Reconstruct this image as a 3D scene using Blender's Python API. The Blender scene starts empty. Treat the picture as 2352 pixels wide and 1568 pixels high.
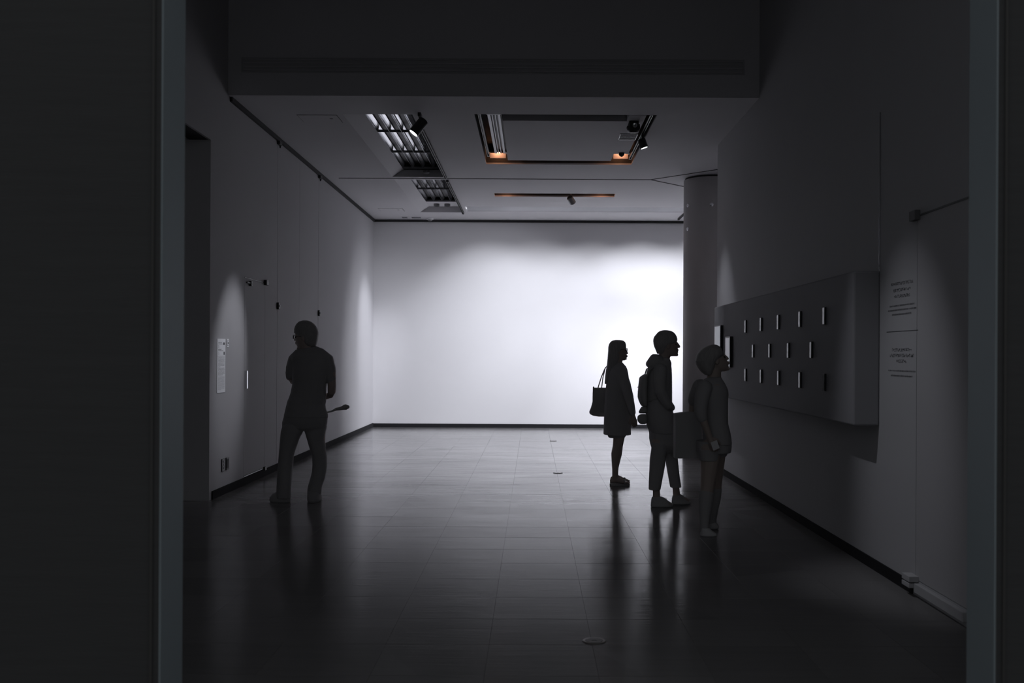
import bpy, bmesh, math, random
from mathutils import Vector, Matrix
random.seed(7)
S = bpy.context.scene
COL = S.collection

# ------------------------------------------------------------------ camera
F, PX, PY, TH, EYE = 2287.0, 1224.0, 815.0, math.radians(0.30), 1.45
cam_d = bpy.data.cameras.new('camera')
cam = bpy.data.objects.new('camera', cam_d); COL.objects.link(cam)
cam.matrix_world = Matrix.Translation((0, 0, EYE)) @ Matrix.Rotation(math.pi/2, 4, 'X') @ Matrix.Rotation(TH, 4, 'Z')
cam_d.sensor_width = 36.0
cam_d.lens = 36.0*F/2352.0
cam_d.shift_x = -(PX-1176.0)/2352.0
cam_d.shift_y = (PY-784.0)/2352.0
cam_d.clip_start = 0.05
cam_d.dof.use_dof = True
cam_d.dof.focus_distance = 10.5
cam_d.dof.aperture_fstop = 3.2
S.camera = cam

# ------------------------------------------------------------------ world, exposure, large lights
W = bpy.data.worlds.new('world'); S.world = W
W.use_nodes = True
W.node_tree.nodes['Background'].inputs[0].default_value = (0.93, 0.96, 1.0, 1)
W.node_tree.nodes['Background'].inputs[1].default_value = 0.19
vs = S.view_settings
vs.view_transform = 'Standard'; vs.look = 'None'; vs.gamma = 1.0; vs.use_curve_mapping = False
vs.exposure = 0.0
S.cycles.use_denoising = True
S.cycles.max_bounces = 10
S.cycles.diffuse_bounces = 6
S.cycles.sample_clamp_indirect = 4.0

COOL = (0.905, 0.92, 1.0)
# linear wall washer in the recess in front of the end wall
WASH_X = (-0.85, 0.15, 1.15, 2.15, 3.15, 4.15)
WASH_E = (95, 80, 105, 165, 135, 70)
def beam(name, loc, direction, energy, cone, blend=1.0, soft=0.04):
    d = bpy.data.lights.new(name, 'SPOT'); d.energy = energy; d.color = COOL
    d.spot_size = math.radians(cone); d.spot_blend = blend; d.shadow_soft_size = soft
    o = bpy.data.objects.new(name, d); COL.objects.link(o); o.location = loc
    o.rotation_euler = Vector(direction).to_track_quat('-Z', 'Y').to_euler()
for wx, we in zip(WASH_X, WASH_E):
    beam('wall_washer_light', (wx, 18.24, 4.24), (0, math.cos(math.radians(64)), -math.sin(math.radians(64))), we, 96, 0.75)
beam('wall_washer_light', (-1.05, 18.26, 4.24), (-2.13, 0.72, -2.5), 290, 42)

# ------------------------------------------------------------------ materials
M = {}
def mat(name, col, rough=0.6, metal=0.0, var=0.06, scale=6.0, bump=0.0, bscale=60.0, emit=0.0, ecol=None, spec=0.5, stretch=(1, 1, 1)):
    m = bpy.data.materials.new(name); m.use_nodes = True
    nt = m.node_tree; N = nt.nodes; L = nt.links
    b = N['Principled BSDF']
    geo = N.new('ShaderNodeNewGeometry')
    mp = N.new('ShaderNodeMapping'); mp.inputs['Scale'].default_value = stretch
    L.new(geo.outputs['Position'], mp.inputs['Vector'])
    nz = N.new('ShaderNodeTexNoise'); nz.inputs['Scale'].default_value = scale; nz.inputs['Detail'].default_value = 4
    L.new(mp.outputs[0], nz.inputs['Vector'])
    mx = N.new('ShaderNodeMix'); mx.data_type = 'RGBA'
    mx.inputs['A'].default_value = (*[max(0, c*(1-var)) for c in col], 1)
    mx.inputs['B'].default_value = (*[min(1, c*(1+var)) for c in col], 1)
    L.new(nz.outputs['Fac'], mx.inputs['Factor'])
    L.new(mx.outputs['Result'], b.inputs['Base Color'])
    b.inputs['Roughness'].default_value = rough
    b.inputs['Metallic'].default_value = metal
    b.inputs['Specular IOR Level'].default_value = spec
    if bump:
        n2 = N.new('ShaderNodeTexNoise'); n2.inputs['Scale'].default_value = bscale; n2.inputs['Detail'].default_value = 3
        L.new(mp.outputs[0], n2.inputs['Vector'])
        bp = N.new('ShaderNodeBump'); bp.inputs['Strength'].default_value = bump; bp.inputs['Distance'].default_value = 0.004
        L.new(n2.outputs['Fac'], bp.inputs['Height']); L.new(bp.outputs[0], b.inputs['Normal'])
    if emit:
        b.inputs['Emission Color'].default_value = (*(ecol or col), 1)
        b.inputs['Emission Strength'].default_value = emit
    M[name] = m
    return m
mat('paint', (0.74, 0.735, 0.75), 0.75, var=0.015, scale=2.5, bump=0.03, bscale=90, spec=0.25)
mat('ceiling_paint', (0.67, 0.66, 0.68), 0.85, var=0.02, scale=1.5, spec=0.2)
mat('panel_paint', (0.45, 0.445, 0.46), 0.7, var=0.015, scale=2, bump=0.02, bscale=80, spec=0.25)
mat('hall_paint_dimmed', (0.46, 0.46, 0.475), 0.75, var=0.02, scale=2.5, bump=0.03, bscale=90, spec=0.2)  # white wall paint darkened: the hall's dimness is put into the colour
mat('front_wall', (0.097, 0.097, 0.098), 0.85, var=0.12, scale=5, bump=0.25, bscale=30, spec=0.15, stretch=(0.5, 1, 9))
mat('front_trim', (0.10, 0.098, 0.095), 0.6, var=0.05, spec=0.2)
mat('jamb_metal', (0.33, 0.385, 0.41), 0.55, 0.0, var=0.05, scale=1.2, spec=0.3)
mat('plinth_dark', (0.022, 0.022, 0.024), 0.9, var=0.1, spec=0.08)
mat('gap_dark', (0.03, 0.03, 0.032), 0.8, var=0.1)
mat('recess_dark', (0.055, 0.054, 0.055), 0.8, var=0.1)
mat('door_grey', (0.16, 0.16, 0.165), 0.7)
mat('slot_grey', (0.50, 0.50, 0.51), 0.7)
mat('black_metal', (0.03, 0.03, 0.032), 0.45, 0.0, var=0.1)
mat('grey_metal', (0.22, 0.22, 0.23), 0.4, 0.6, var=0.06)
mat('aluminium', (0.82, 0.83, 0.86), 0.16, 1.0, var=0.03)
mat('satin_metal', (0.24, 0.24, 0.255), 0.42, 1.0, var=0.03)
mat('white_metal', (0.75, 0.75, 0.77), 0.4, 0.0, var=0.03)
mat('display_paint', (0.30, 0.30, 0.315), 0.75, var=0.03, scale=3, spec=0.2)
mat('column_paint', (0.62, 0.60, 0.60), 0.6, var=0.03, scale=3, spec=0.3)
mat('lens_on', (1, 1, 1), 0.3, emit=9.0, ecol=(0.93, 0.97, 1.0))
mat('bulb_warm', (1, 0.7, 0.5), 0.3, emit=14.0, ecol=(1.0, 0.45, 0.22))
mat('fill_tube_glow', (1, 1, 1), 0.3, emit=3.0, ecol=COOL)
mat('print_ink', (0.03, 0.03, 0.035), 0.6)
mat('print_grey', (0.22, 0.22, 0.24), 0.6)
mat('sign_board', (0.86, 0.87, 0.90), 0.5, var=0.01)
mat('acrylic_print', (0.55, 0.56, 0.58), 0.25, var=0.12, scale=25, spec=0.5)
mat('acrylic_off', (0.02, 0.02, 0.022), 0.6, var=0.2, spec=0.1)
mat('picture_blue', (0.42, 0.50, 0.55), 0.3, var=0.2, scale=9, spec=0.7)
mat('picture_violet', (0.52, 0.52, 0.60), 0.3, var=0.2, scale=9, spec=0.7)
mat('cover_brass', (0.16, 0.15, 0.14), 0.4, 0.4, var=0.15, scale=30)
mat('skin', (0.50, 0.42, 0.38), 0.55, var=0.05, scale=12)
mat('hair', (0.44, 0.43, 0.425), 0.5, var=0.25, scale=40, bump=0.5, bscale=120, stretch=(2, 2, 0.3), spec=0.2)
mat('eye_dark', (0.05, 0.04, 0.04), 0.2)
mat('coat', (0.48, 0.475, 0.48), 0.9, var=0.08, bump=0.2, bscale=25, spec=0.1)
mat('skirt', (0.48, 0.475, 0.48), 0.9, var=0.1, bump=0.2, bscale=25, spec=0.1)
mat('hoodie', (0.48, 0.475, 0.48), 0.9, var=0.1, bump=0.25, bscale=20, spec=0.1)
mat('trousers', (0.48, 0.475, 0.48), 0.9, var=0.1, bump=0.25, bscale=18, spec=0.1)
mat('tshirt', (0.56, 0.555, 0.56), 0.9, var=0.08, bump=0.25, bscale=16, spec=0.1)
mat('shorts', (0.56, 0.555, 0.56), 0.9, var=0.1, bump=0.2, bscale=18, spec=0.1)
mat('cloth_dimmed', (0.40, 0.395, 0.40), 0.9, var=0.08, bump=0.25, bscale=16, spec=0.1)  # clothes darkened in colour to offset the extra light on two figures
mat('hair_dimmed', (0.38, 0.37, 0.365), 0.5, var=0.25, scale=40, bump=0.5, bscale=120, stretch=(2, 2, 0.3), spec=0.2)  # hair copy darkened against the same extra light
mat('skin_dimmed', (0.44, 0.37, 0.33), 0.55, var=0.05, scale=12)  # skin copy darkened to offset light from the portal, not another complexion
mat('shoe', (0.54, 0.54, 0.54), 0.6, var=0.1, spec=0.2)
mat('shoe_pale', (0.60, 0.60, 0.61), 0.6, var=0.08, spec=0.2)
mat('leather', (0.45, 0.445, 0.44), 0.6, var=0.1, spec=0.2)
mat('nylon', (0.48, 0.48, 0.48), 0.8, var=0.1, bump=0.2, bscale=30, spec=0.1)
mat('paper_bag', (0.44, 0.44, 0.445), 0.7, var=0.05, spec=0.2)
mat('paper_white', (0.75, 0.75, 0.76), 0.6)
mat('platform_white', (0.85, 0.85, 0.86), 0.5, var=0.02)

def floor_material():
    m = bpy.data.materials.new('floor_tile'); m.use_nodes = True
    nt = m.node_tree; N = nt.nodes; L = nt.links; b = N['Principled BSDF']
    geo = N.new('ShaderNodeNewGeometry')
    def noise(sc, scale, det=5, dist=0.0):
        mp = N.new('ShaderNodeMapping'); mp.inputs['Scale'].default_value = sc
        L.new(geo.outputs['Position'], mp.inputs['Vector'])
        n = N.new('ShaderNodeTexNoise'); n.inputs['Scale'].default_value = scale
        n.inputs['Detail'].default_value = det; n.inputs['Distortion'].default_value = dist
        L.new(mp.outputs[0], n.inputs['Vector']); return n.outputs['Fac']
    grain = noise((0.45, 7.0, 1), 3.0, 6, 0.3)
    patch = noise((0.5, 1.6, 1), 1.1, 3, 0.4)
    # per tile tone
    sub = N.new('ShaderNodeVectorMath'); sub.operation = 'SUBTRACT'; sub.inputs[1].default_value = (TX0, TY0, 0)
    L.new(geo.outputs['Position'], sub.inputs[0])
    div = N.new('ShaderNodeVectorMath'); div.operation = 'DIVIDE'; div.inputs[1].default_value = (TW, TD, 9)
    L.new(sub.outputs[0], div.inputs[0])
    fl = N.new('ShaderNodeVectorMath'); fl.operation = 'FLOOR'; L.new(div.outputs[0], fl.inputs[0])
    wn = N.new('ShaderNodeTexWhiteNoise'); wn.noise_dimensions = '3D'; L.new(fl.outputs[0], wn.inputs['Vector'])
    def mrange(src, a, c):
        r = N.new('ShaderNodeMapRange'); r.inputs['To Min'].default_value = a; r.inputs['To Max'].default_value = c
        L.new(src, r.inputs['Value']); return r.outputs[0]
    def math_(op, a, c):
        r = N.new('ShaderNodeMath'); r.operation = op; L.new(a, r.inputs[0])
        if isinstance(c, (int, float)): r.inputs[1].default_value = c
        else: L.new(c, r.inputs[1])
        return r.outputs[0]
    tone = math_('ADD', mrange(wn.outputs['Value'], 0.0, 0.35), mrange(grain, 0.0, 0.65))
    cr = N.new('ShaderNodeMix'); cr.data_type = 'RGBA'
    cr.inputs['A'].default_value = (0.17, 0.167, 0.167, 1); cr.inputs['B'].default_value = (0.25, 0.246, 0.246, 1)
    L.new(tone, cr.inputs['Factor']); L.new(cr.outputs['Result'], b.inputs['Base Color'])
    rough = math_('ADD', math_('ADD', mrange(grain, 0.06, 0.15), mrange(patch, -0.04, 0.07)), mrange(wn.outputs['Value'], 0.0, 0.03))
    # waxed finish: a gloss layer whose strength climbs steeply towards grazing angles
    b.inputs['Roughness'].default_value = 0.9; b.inputs['Specular IOR Level'].default_value = 0.0
    gl = N.new('ShaderNodeBsdfGlossy'); gl.inputs['Color'].default_value = (1, 1, 1, 1)
    L.new(rough, gl.inputs['Roughness'])
    lw = N.new('ShaderNodeLayerWeight'); lw.inputs['Blend'].default_value = 0.5
    fac = math_('MINIMUM', math_('ADD', math_('MULTIPLY', math_('MULTIPLY', math_('POWER', lw.outputs['Facing'], 12.5), 2.5), math_('ADD', mrange(grain, 0.55, 1.25), mrange(patch, -0.15, 0.30))), 0.012), 0.74)
    mix = N.new('ShaderNodeMixShader'); L.new(fac, mix.inputs[0]); L.new(b.outputs[0], mix.inputs[1]); L.new(gl.outputs[0], mix.inputs[2])
    L.new(mix.outputs[0], N['Material Output'].inputs['Surface'])
    fine = noise((0.7, 9.0, 1), 6.0, 4, 0.2)
    bp = N.new('ShaderNodeBump'); bp.inputs['Strength'].default_value = 0.24; bp.inputs['Distance'].default_value = 0.006
    L.new(math_('ADD', fine, math_('MULTIPLY', patch, 1.2)), bp.inputs['Height'])
    L.new(bp.outputs[0], b.inputs['Normal']); L.new(bp.outputs[0], gl.inputs['Normal'])
    M['floor_tile'] = m
TX0, TY0, TW, TD = 0.305, 5.96, 0.517, 0.487
floor_material()

# ------------------------------------------------------------------ mesh helpers
class MB:
    def __init__(self): self.bm = bmesh.new()
    def box(self, x0, x1, y0, y1, z0, z1):
        v = [self.bm.verts.new((x, y, z)) for z in (z0, z1) for y in (y0, y1) for x in (x0, x1)]
        for f in ((0, 2, 3, 1), (4, 5, 7, 6), (0, 1, 5, 4), (2, 6, 7, 3), (0, 4, 6, 2), (1, 3, 7, 5)):
            self.bm.faces.new([v[i] for i in f])
        return self
    def poly(self, pts):
        self.bm.faces.new([self.bm.verts.new(p) for p in pts]); return self
    def prism(self, pts, axis, a, b):
        """extrude a 2-D outline along an axis (0,1,2) from a to b"""
        def mk(p, t):
            l = list(p); l.insert(axis, t); return tuple(l)
        A = [self.bm.verts.new(mk(p, a)) for p in pts]; B = [self.bm.verts.new(mk(p, b)) for p in pts]
        n = len(pts)
        self.bm.faces.new(A); self.bm.faces.new(B[::-1])
        for i in range(n): self.bm.faces.new((A[i], B[i], B[(i+1) % n], A[(i+1) % n]))
        return self
    def loft(self, rings, cap=True, closed=False):
        R = [[self.bm.verts.new(p) for p in r] for r in rings]
        n = len(R[0]); m = len(R)
        for k in range(m if closed else m-1):
            a, b = R[k], R[(k+1) % m]
            for i in range(n): self.bm.faces.new((a[i], a[(i+1) % n], b[(i+1) % n], b[i]))
        if cap and not closed:
            self.bm.faces.new(R[0][::-1]); self.bm.faces.new(R[-1])
        return self
    def lathe(self, c, axis, prof, n=24):
        """rings of (distance along axis, radius) around a direction"""
        q = Vector(axis).normalized(); c = Vector(c)
        u = q.orthogonal().normalized(); v = q.cross(u)
        return self.loft([[c+q*t+(u*math.cos(6.28318*i/n)+v*math.sin(6.28318*i/n))*max(r, 1e-4) for i in range(n)] for t, r in prof])
    def tube(self, pts, n=12, closed=False, round_end=True):
        """pts: (x, y, z, ra, rb) ra in the x-z plane, rb along y"""
        P = [(Vector(p[:3]), p[3], p[4] if len(p) > 4 else p[3]) for p in pts]
        rings = []
        for i, (c, ra, rb) in enumerate(P):
            a = P[i-1][0] if (i > 0 or closed) else c
            b = P[(i+1) % len(P)][0] if (i < len(P)-1 or closed) else c
            t = (b-a).normalized()
            ref = Vector((0, 1, 0)) if abs(t.y) < 0.85 else Vector((1, 0, 0))
            w = (ref-t*ref.dot(t)).normalized(); s = t.cross(w)
            def ring(cc, k): return [cc+s*(ra*k*math.cos(6.28318*j/n))+w*(rb*k*math.sin(6.28318*j/n)) for j in range(n)]
            if round_end and not closed and i == 0:
                rings.append(ring(c-t*ra*0.85, 0.35)); rings.append(ring(c-t*ra*0.5, 0.8))
            rings.append(ring(c, 1))
            if round_end and not closed and i == len(P)-1:
                rings.append(ring(c+t*ra*0.5, 0.8)); rings.append(ring(c+t*ra*0.85, 0.35))
        return self.loft(rings, closed=closed)
    def ball(self, c, r, n=14):
        mtx = Matrix.Translation(c) @ Matrix.Diagonal((*r, 1))
        bmesh.ops.create_uvsphere(self.bm, u_segments=n, v_segments=max(8, n//2+2), radius=1.0, matrix=mtx); return self
    def obj(self, name, m, parent=None, smooth=False, bevel=0.0, kind=None, origin=None):
        bmesh.ops.recalc_face_normals(self.bm, faces=self.bm.faces)
        me = bpy.data.meshes.new(name)
        if origin is not None: bmesh.ops.translate(self.bm, verts=self.bm.verts, vec=-Vector(origin))
        self.bm.to_mesh(me); self.bm.free()
        o = bpy.data.objects.new(name, me); COL.objects.link(o)
        if origin is not None: o.location = origin
        if m: me.materials.append(M[m])
        if smooth: me.shade_smooth()
        if parent: o.parent = parent
        if bevel:
            b = o.modifiers.new('bevel', 'BEVEL'); b.width = bevel; b.segments = 2; b.limit_method = 'ANGLE'
        if kind: o['kind'] = kind
        return o
def tag(o, label=None, cat=None, group=None, kind=None):
    if label: o['label'] = label
    if cat: o['category'] = cat
    if group: o['group'] = group
    if kind: o['kind'] = kind
    return o
def thing(name, loc, label, cat, group=None):
    o = bpy.data.objects.new(name, None); COL.objects.link(o); o.location = loc
    o.empty_display_size = 0.2
    return tag(o, label, cat, group)
def copy_tree(o, parent=None):
    c = o.copy(); COL.objects.link(c); c.parent = parent
    for ch in list(o.children): copy_tree(ch, c)
    return c
def cells(u0, u1, v0, v1, holes):
    us = sorted({u0, u1, *[h[0] for h in holes], *[h[1] for h in holes]}); us = [u for u in us if u0 <= u <= u1]
    vs_ = sorted({v0, v1, *[h[2] for h in holes], *[h[3] for h in holes]}); vs_ = [v for v in vs_ if v0 <= v <= v1]
    out = []
    for a, b in zip(us, us[1:]):
        run = None
        for c, d in zip(vs_, vs_[1:]):
            inside = any(h[0] <= (a+b)/2 <= h[1] and h[2] <= (c+d)/2 <= h[3] for h in holes)
            if inside:
                if run: out.append((a, b, *run)); run = None
            else: run = (run[0], d) if run else (c, d)
        if run: out.append((a, b, *run))
    return out

XL, XR, YB, H = -3.18, 2.337, 19.82, 4.13
YE, YBK, H2 = 12.72, 10.40, 6.0
XFAR = 5.6

# ------------------------------------------------------------------ floor
fl = MB().box(-9, 9, -10.0, YB+0.3, -0.15, -0.004).obj('floor', 'gap_dark', kind='structure')
tag(fl, 'dark polished floor of large square tiles with streaky reflections')
def tile_bm(mb, cx, cy, tiltx, tilty, dz):
    a, b, c = TW/2-0.0005, TD/2-0.0005, 0.0003
    def z(x, y): return dz+x*tilty+y*tiltx
    rings = [[(cx+sx*k, cy+sy*l, zz if zz < -0.003 else zz+z(sx*k, sy*l)) for sx, sy in ((-1, -1), (1, -1), (1, 1), (-1, 1))]
             for k, l, zz in ((a, b, -0.0075), (a, b, -c), (a-c, b-c, 0.0))]
    mb.loft(rings)
tiles = []
for j in range(-4, 29):
    for i in range(-8, 11):
        x0, y0 = TX0+i*TW, TY0+j*TD
        if y0+TD > YB+0.3 or x0+TW < XL-0.3 or (x0 > XR+0.1 and y0 < YE) or x0 > XFAR: continue
        tiles.append((x0+TW/2, y0+TD/2))
def seen(t):
    x, y = t
    return y > 4.2 and -0.352*y-0.3 < x < 0.437*y+0.2 and XL < x+TW/2 and (x-TW/2 < XR or (y > 13 and x < 2.9))
front = sorted([t for t in tiles if seen(t)], key=lambda t: t[1])[:296]
fs = set(front)
protos = []
for k in range(6):
    mb = MB(); tile_bm(mb, 0, 0, random.uniform(-1, 1)*0.0009, random.uniform(-1, 1)*0.0009, random.uniform(-1, 0)*0.0003)
    o = mb.obj('tile', 'floor_tile', fl); protos.append(o)
for k, (x, y) in enumerate(front):
    o = protos[k] if k < 6 else protos[random.randrange(6)].copy()
    if k >= 6: COL.objects.link(o)
    o.parent = fl; o.location = (x, y, 0)
mb = MB()
for x, y in tiles:
    if (x, y) not in fs: tile_bm(mb, x, y, random.uniform(-1, 1)*0.0009, random.uniform(-1, 1)*0.0009, 0)
mb.obj('distant_tiles', 'floor_tile', fl, kind='stuff')

# ------------------------------------------------------------------ walls
# end wall
MB().box(XL-0.2, XFAR+0.2, YB, YB+0.2, 0, H+0.4).obj('wall_back', 'paint', kind='structure')
MB().box(XL, XFAR, YB-0.018, YB, 0, 0.075).obj('baseboard_back', 'plinth_dark', kind='structure')
MB().box(XL+0.03, XFAR, YB-0.03, YB, H-0.048, H-0.004).obj('trim_1', 'gap_dark', kind='structure')
MB().box(XFAR, XFAR+0.2, YE, YB+0.2, 0, H+0.4).obj('wall_far_right', 'paint', kind='structure')

# left wall: dark backing with separate painted panels in front of it
OP0, OP1, OPZ = 7.4, 9.80, 3.55
wl = MB()
for a, b, c, d in cells(3.2, YB+0.2, 0, H2+0.2, [(OP0, OP1, 0, OPZ)]): wl.box(XL-0.22, XL-0.024, a, b, c, d)
wl = wl.obj('wall_left', 'gap_dark', kind='structure')
D1 = (10.97, 11.80, 0.10, 2.29)
G = 0.005
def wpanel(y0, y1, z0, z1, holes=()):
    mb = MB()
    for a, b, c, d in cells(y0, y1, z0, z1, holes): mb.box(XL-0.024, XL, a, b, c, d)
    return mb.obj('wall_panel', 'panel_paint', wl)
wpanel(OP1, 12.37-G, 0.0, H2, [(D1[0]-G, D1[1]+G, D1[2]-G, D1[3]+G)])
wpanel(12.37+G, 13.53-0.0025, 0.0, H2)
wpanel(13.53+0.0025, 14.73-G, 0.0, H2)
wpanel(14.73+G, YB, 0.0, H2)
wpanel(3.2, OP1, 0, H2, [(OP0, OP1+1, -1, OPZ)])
MB().box(XL, XL+0.015, OP1+0.07, YB-0.018, 0, 0.083).obj('baseboard_left', 'plinth_dark', kind='structure')
MB().box(XL, XL+0.03, YBK, YB, H-0.05, H-0.002).obj('trim_2', 'gap_dark', kind='structure')
# side passage behind the left opening
MB().box(-6.0, XL-0.22, OP1, OP1+0.2, 0, OPZ+0.3).box(-6.0, XL-0.22, OP0-0.2, OP0, 0, OPZ+0.3).box(-6.2, -6.0, OP0-0.2, OP1+0.2, 0, OPZ+0.3)\
    .box(-6.0, XL-0.21, OP0-0.2, OP1+0.2, OPZ, OPZ+0.2).obj('wall_passage', 'paint', kind='structure')
MB().box(XL-0.22, XL-0.001, OP1-0.004, OP1+0.0, 0, OPZ).obj('trim_3', 'paint', kind='structure')

def flush_door(name, X, sgn, y0, y1, z0, z1, hinge_far, lab, bm_='black_metal', closer=True):
    """sgn: +1 room lies on +X side"""
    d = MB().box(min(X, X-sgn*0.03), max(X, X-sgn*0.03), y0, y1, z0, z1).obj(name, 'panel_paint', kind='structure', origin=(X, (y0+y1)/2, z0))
    tag(d, lab)
    def part(n, m, *b):
        mb = MB()
        for q in b:
            x0, x1 = X+sgn*q[0], X+sgn*q[1]
            mb.box(min(x0, x1), max(x0, x1), *q[2:])
        o = mb.obj(n, m, d, bevel=0.003); o.location = -Vector(d.location)
        return o
    yh = y1 if hinge_far else y0; s = 1 if hinge_far else -1
    part('top_seal', bm_, (0.0, 0.004, y0, y1, z1-0.008, z1+0.004))
    part('pivot_bracket', bm_, (0.0, 0.035, yh-0.045, yh+0.05, z1-0.03, z1+0.03))
    if closer: part('closer_arm', bm_, (0.001, 0.02, (y0+y1)/2-0.37, (y0+y1)/2-0.23, z1-0.06, z1-0.045), (0.001, 0.03, (y0+y1)/2-0.25, (y0+y1)/2-0.2, z1-0.085, z1-0.03))
    part('floor_pivot', bm_, (0.0, 0.024, yh-0.04, yh+0.04, z0-0.03, z0+0.012))
    return d, part
d1, p1 = flush_door('door_1', XL, 1, *D1, True, 'flush grey service door in the left wall')
p1('pull_handle', 'aluminium', (0.0, 0.022, D1[0]+0.035, D1[0]+0.075, 1.06, 1.26))
p1('kick_strip', 'grey_metal', (0.0, 0.008, D1[0], D1[1]-0.08, 0.086, 0.098))
# brackets of the hanging wires on the panel joints
for y, z in ((12.37, 2.04), (14.73, 2.05)):
    t = thing('wall_bracket', (XL, y, z-0.04), 'small dark clip on the left wall joint %s' % ('nearer the service door' if y < 13 else 'farther from the service door'), 'bracket', 'clips on the left wall joints')
    a = MB().box(0, 0.03, -0.032, 0.032, 0, 0.085).obj('clip_body', 'black_metal', t, bevel=0.004)
    MB().lathe((0.03, 0, 0.043), (1, 0, 0), [(0, 0.012), (0.008, 0.012)], 12).obj('screw', 'grey_metal', t)
for y in (12.37, 14.73):
    t = thing('cable_hanger', (XL, y, H-0.12), 'dark hanger block below the ceiling rail, %s joint' % ('nearer' if y < 13 else 'farther'), 'hanger', 'hangers under the left ceiling rail')
    MB().box(0, 0.04, -0.06, 0.06, 0.03, 0.075).obj('hanger_body', 'black_metal', t, bevel=0.006)
    MB().lathe((0.02, 0.03, 0.0), (0, 0, 1), [(0, 0.008), (0.03, 0.012)], 10).obj('hanger_pin', 'black_metal', t)

# right wall
D2 = (5.33, 6.06, 0.10, 2.31)
wr = MB()
for a, b, c, d in cells(3.2, YE, 0, H2+0.2, [(D2[0]-G, D2[1]+G, D2[2]-G, D2[3]+G)]):
    if b == YE: wr.box(XR, XR+0.25, a, b-0.06, c, d)
    else: wr.box(XR, XR+0.25, a, b, c, d)
n = 8
arc = [(XR+0.06-0.06*math.cos(t*math.pi/2/n), YE-0.06+0.06*math.sin(t*math.pi/2/n)) for t in range(n+1)]
wr.prism(arc+[(XR+0.25, YE), (XR+0.25, YE-0.06)], 2, 0, H2+0.2)
wr = wr.obj('wall_right', 'hall_paint_dimmed', kind='structure')
MB().box(XR+0.04, XR+0.24, D2[0]-0.05, D2[1]+0.05, 0.05, 2.4).obj('door_backing', 'gap_dark', wr)
MB().box(XR+0.2, XFAR+0.2, YE-0.2, YE-0.001, 0, H+0.4).obj('wall_return', 'paint', kind='structure')
MB().box(XR-0.012, XR, 6.10, YE-0.05, 0, 0.073).box(XR-0.012, XR, 3.4, 5.3, 0, 0.073).obj('baseboard_right', 'plinth_dark', kind='structure')
MB().box(XR-0.004, XR, 6.716, 6.724, 2.03, 3.1).obj('trim_4', 'grey_metal', kind='structure')
d2, p2 = flush_door('door_2', XR, -1, *D2, True, 'flush white service door in the right wall beside the lettering', 'door_grey', False)
p2('sill', 'hall_paint_dimmed', (0.0, 0.03, D2[0], D2[1]-0.05, 0.03, 0.085))
p2('pivot_cover', 'hall_paint_dimmed', (0.0, 0.06, D2[1]-0.05, D2[1]+0.07, 0.09, 0.125), (0.0, 0.06, D2[1]-0.05, D2[1]+0.07, 0.055, 0.082))

# bulkhead between the tall front hall and the lower gallery ceiling
bk = MB().box(XL-0.02, XR+0.02, YBK-0.06, YBK, H, H2+0.2).obj('wall_bulkhead', 'ceiling_paint', kind='structure')
t = thing('air_diffuser', (0, YBK-0.06, 4.38), 'long dark slot air diffuser across the bulkhead above the gallery', 'air vent')
MB().box(-3.02, 2.16, -0.004, 0, 0, 0.13).obj('slot_back', 'slot_grey', t)
for k in range(4):
    MB().box(-3.02, 2.16, -0.02, -0.004, 0.005+k*0.038, 0.011+k*0.038).obj('slat', 'ceiling_paint', t)
MB().box(-3.04, 2.18, -0.012, 0, -0.012, 0).box(-3.04, 2.18, -0.012, 0, 0.13, 0.142).box(-3.04, -3.02, -0.012, 0, 0, 0.13).box(2.16, 2.18, -0.012, 0, 0, 0.13).obj('frame', 'slot_grey', t)
MB().box(-6, XR+0.3, 3.2, YBK+0.1, H2, H2+0.1).obj('ceiling_front', 'ceiling_paint', kind='structure')

# portal the camera looks through
PL, PR, PY0, PY1, PZ = -1.192, 1.486, 3.20, 3.40, 5.5
fw = MB()
for a, b, c, d in cells(-7, 7, 0, H2+0.2, [(PL-0.006, PR+0.006, -1, PZ+0.006)]): fw.box(a, b, PY0, PY1, c, d)
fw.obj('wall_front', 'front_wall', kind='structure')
MB().box(PL-0.006, PL, PY0, PY1, 0, PZ).obj('trim_5', 'jamb_metal', kind='structure')
MB().box(PR, PR+0.006, PY0, PY1, 0, PZ).obj('trim_6', 'jamb_metal', kind='structure')
MB().box(PL-0.006, PR+0.006, PY0, PY1, PZ, PZ+0.006).obj('trim_7', 'jamb_metal', kind='structure')
MB().box(PL-0.034, PL-0.026, PY0-0.006, PY0, 0, PZ+0.03).box(PR+0.026, PR+0.034, PY0-0.006, PY0, 0, PZ+0.03).box(PL-0.034, PR+0.034, PY0-0.006, PY0, PZ+0.03, PZ+0.038).obj('trim_8', 'front_trim', kind='structure')

# ------------------------------------------------------------------ gallery ceiling with its recesses
T1 = (-2.14, -1.36, 11.13, 15.06); T2 = (-2.14, -1.36, 15.28, 18.78)
WASH = (-1.26, 5.4, 18.02, 18.65)
SL = (-0.67, 1.37, 11.10, 14.00)
S2 = (-0.66, 1.36, 16.53, 16.86)
ce = MB()
for a, b, c, d in cells(XL-0.1, XFAR+0.1, YBK, YB+0.1, [T1, T2, WASH, SL, S2]): ce.box(a, b, c, d, H, H+0.02)
ce = ce.obj('ceiling', 'ceiling_paint', kind='structure')
def recess(r, depth, m, name='recess', t=0.02):
    x0, x1, y0, y1 = r; z0, z1 = H+0.02, H+0.02+depth
    return MB().box(x0-t, x0, y0-t, y1+t, z0, z1).box(x1, x1+t, y0-t, y1+t, z0, z1).box(x0, x1, y0-t, y0, z0, z1).box(x0, x1, y1, y1+t, z0, z1)\
        .box(x0-t, x1+t, y0-t, y1+t, z1, z1+t).obj(name, m, ce)
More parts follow.
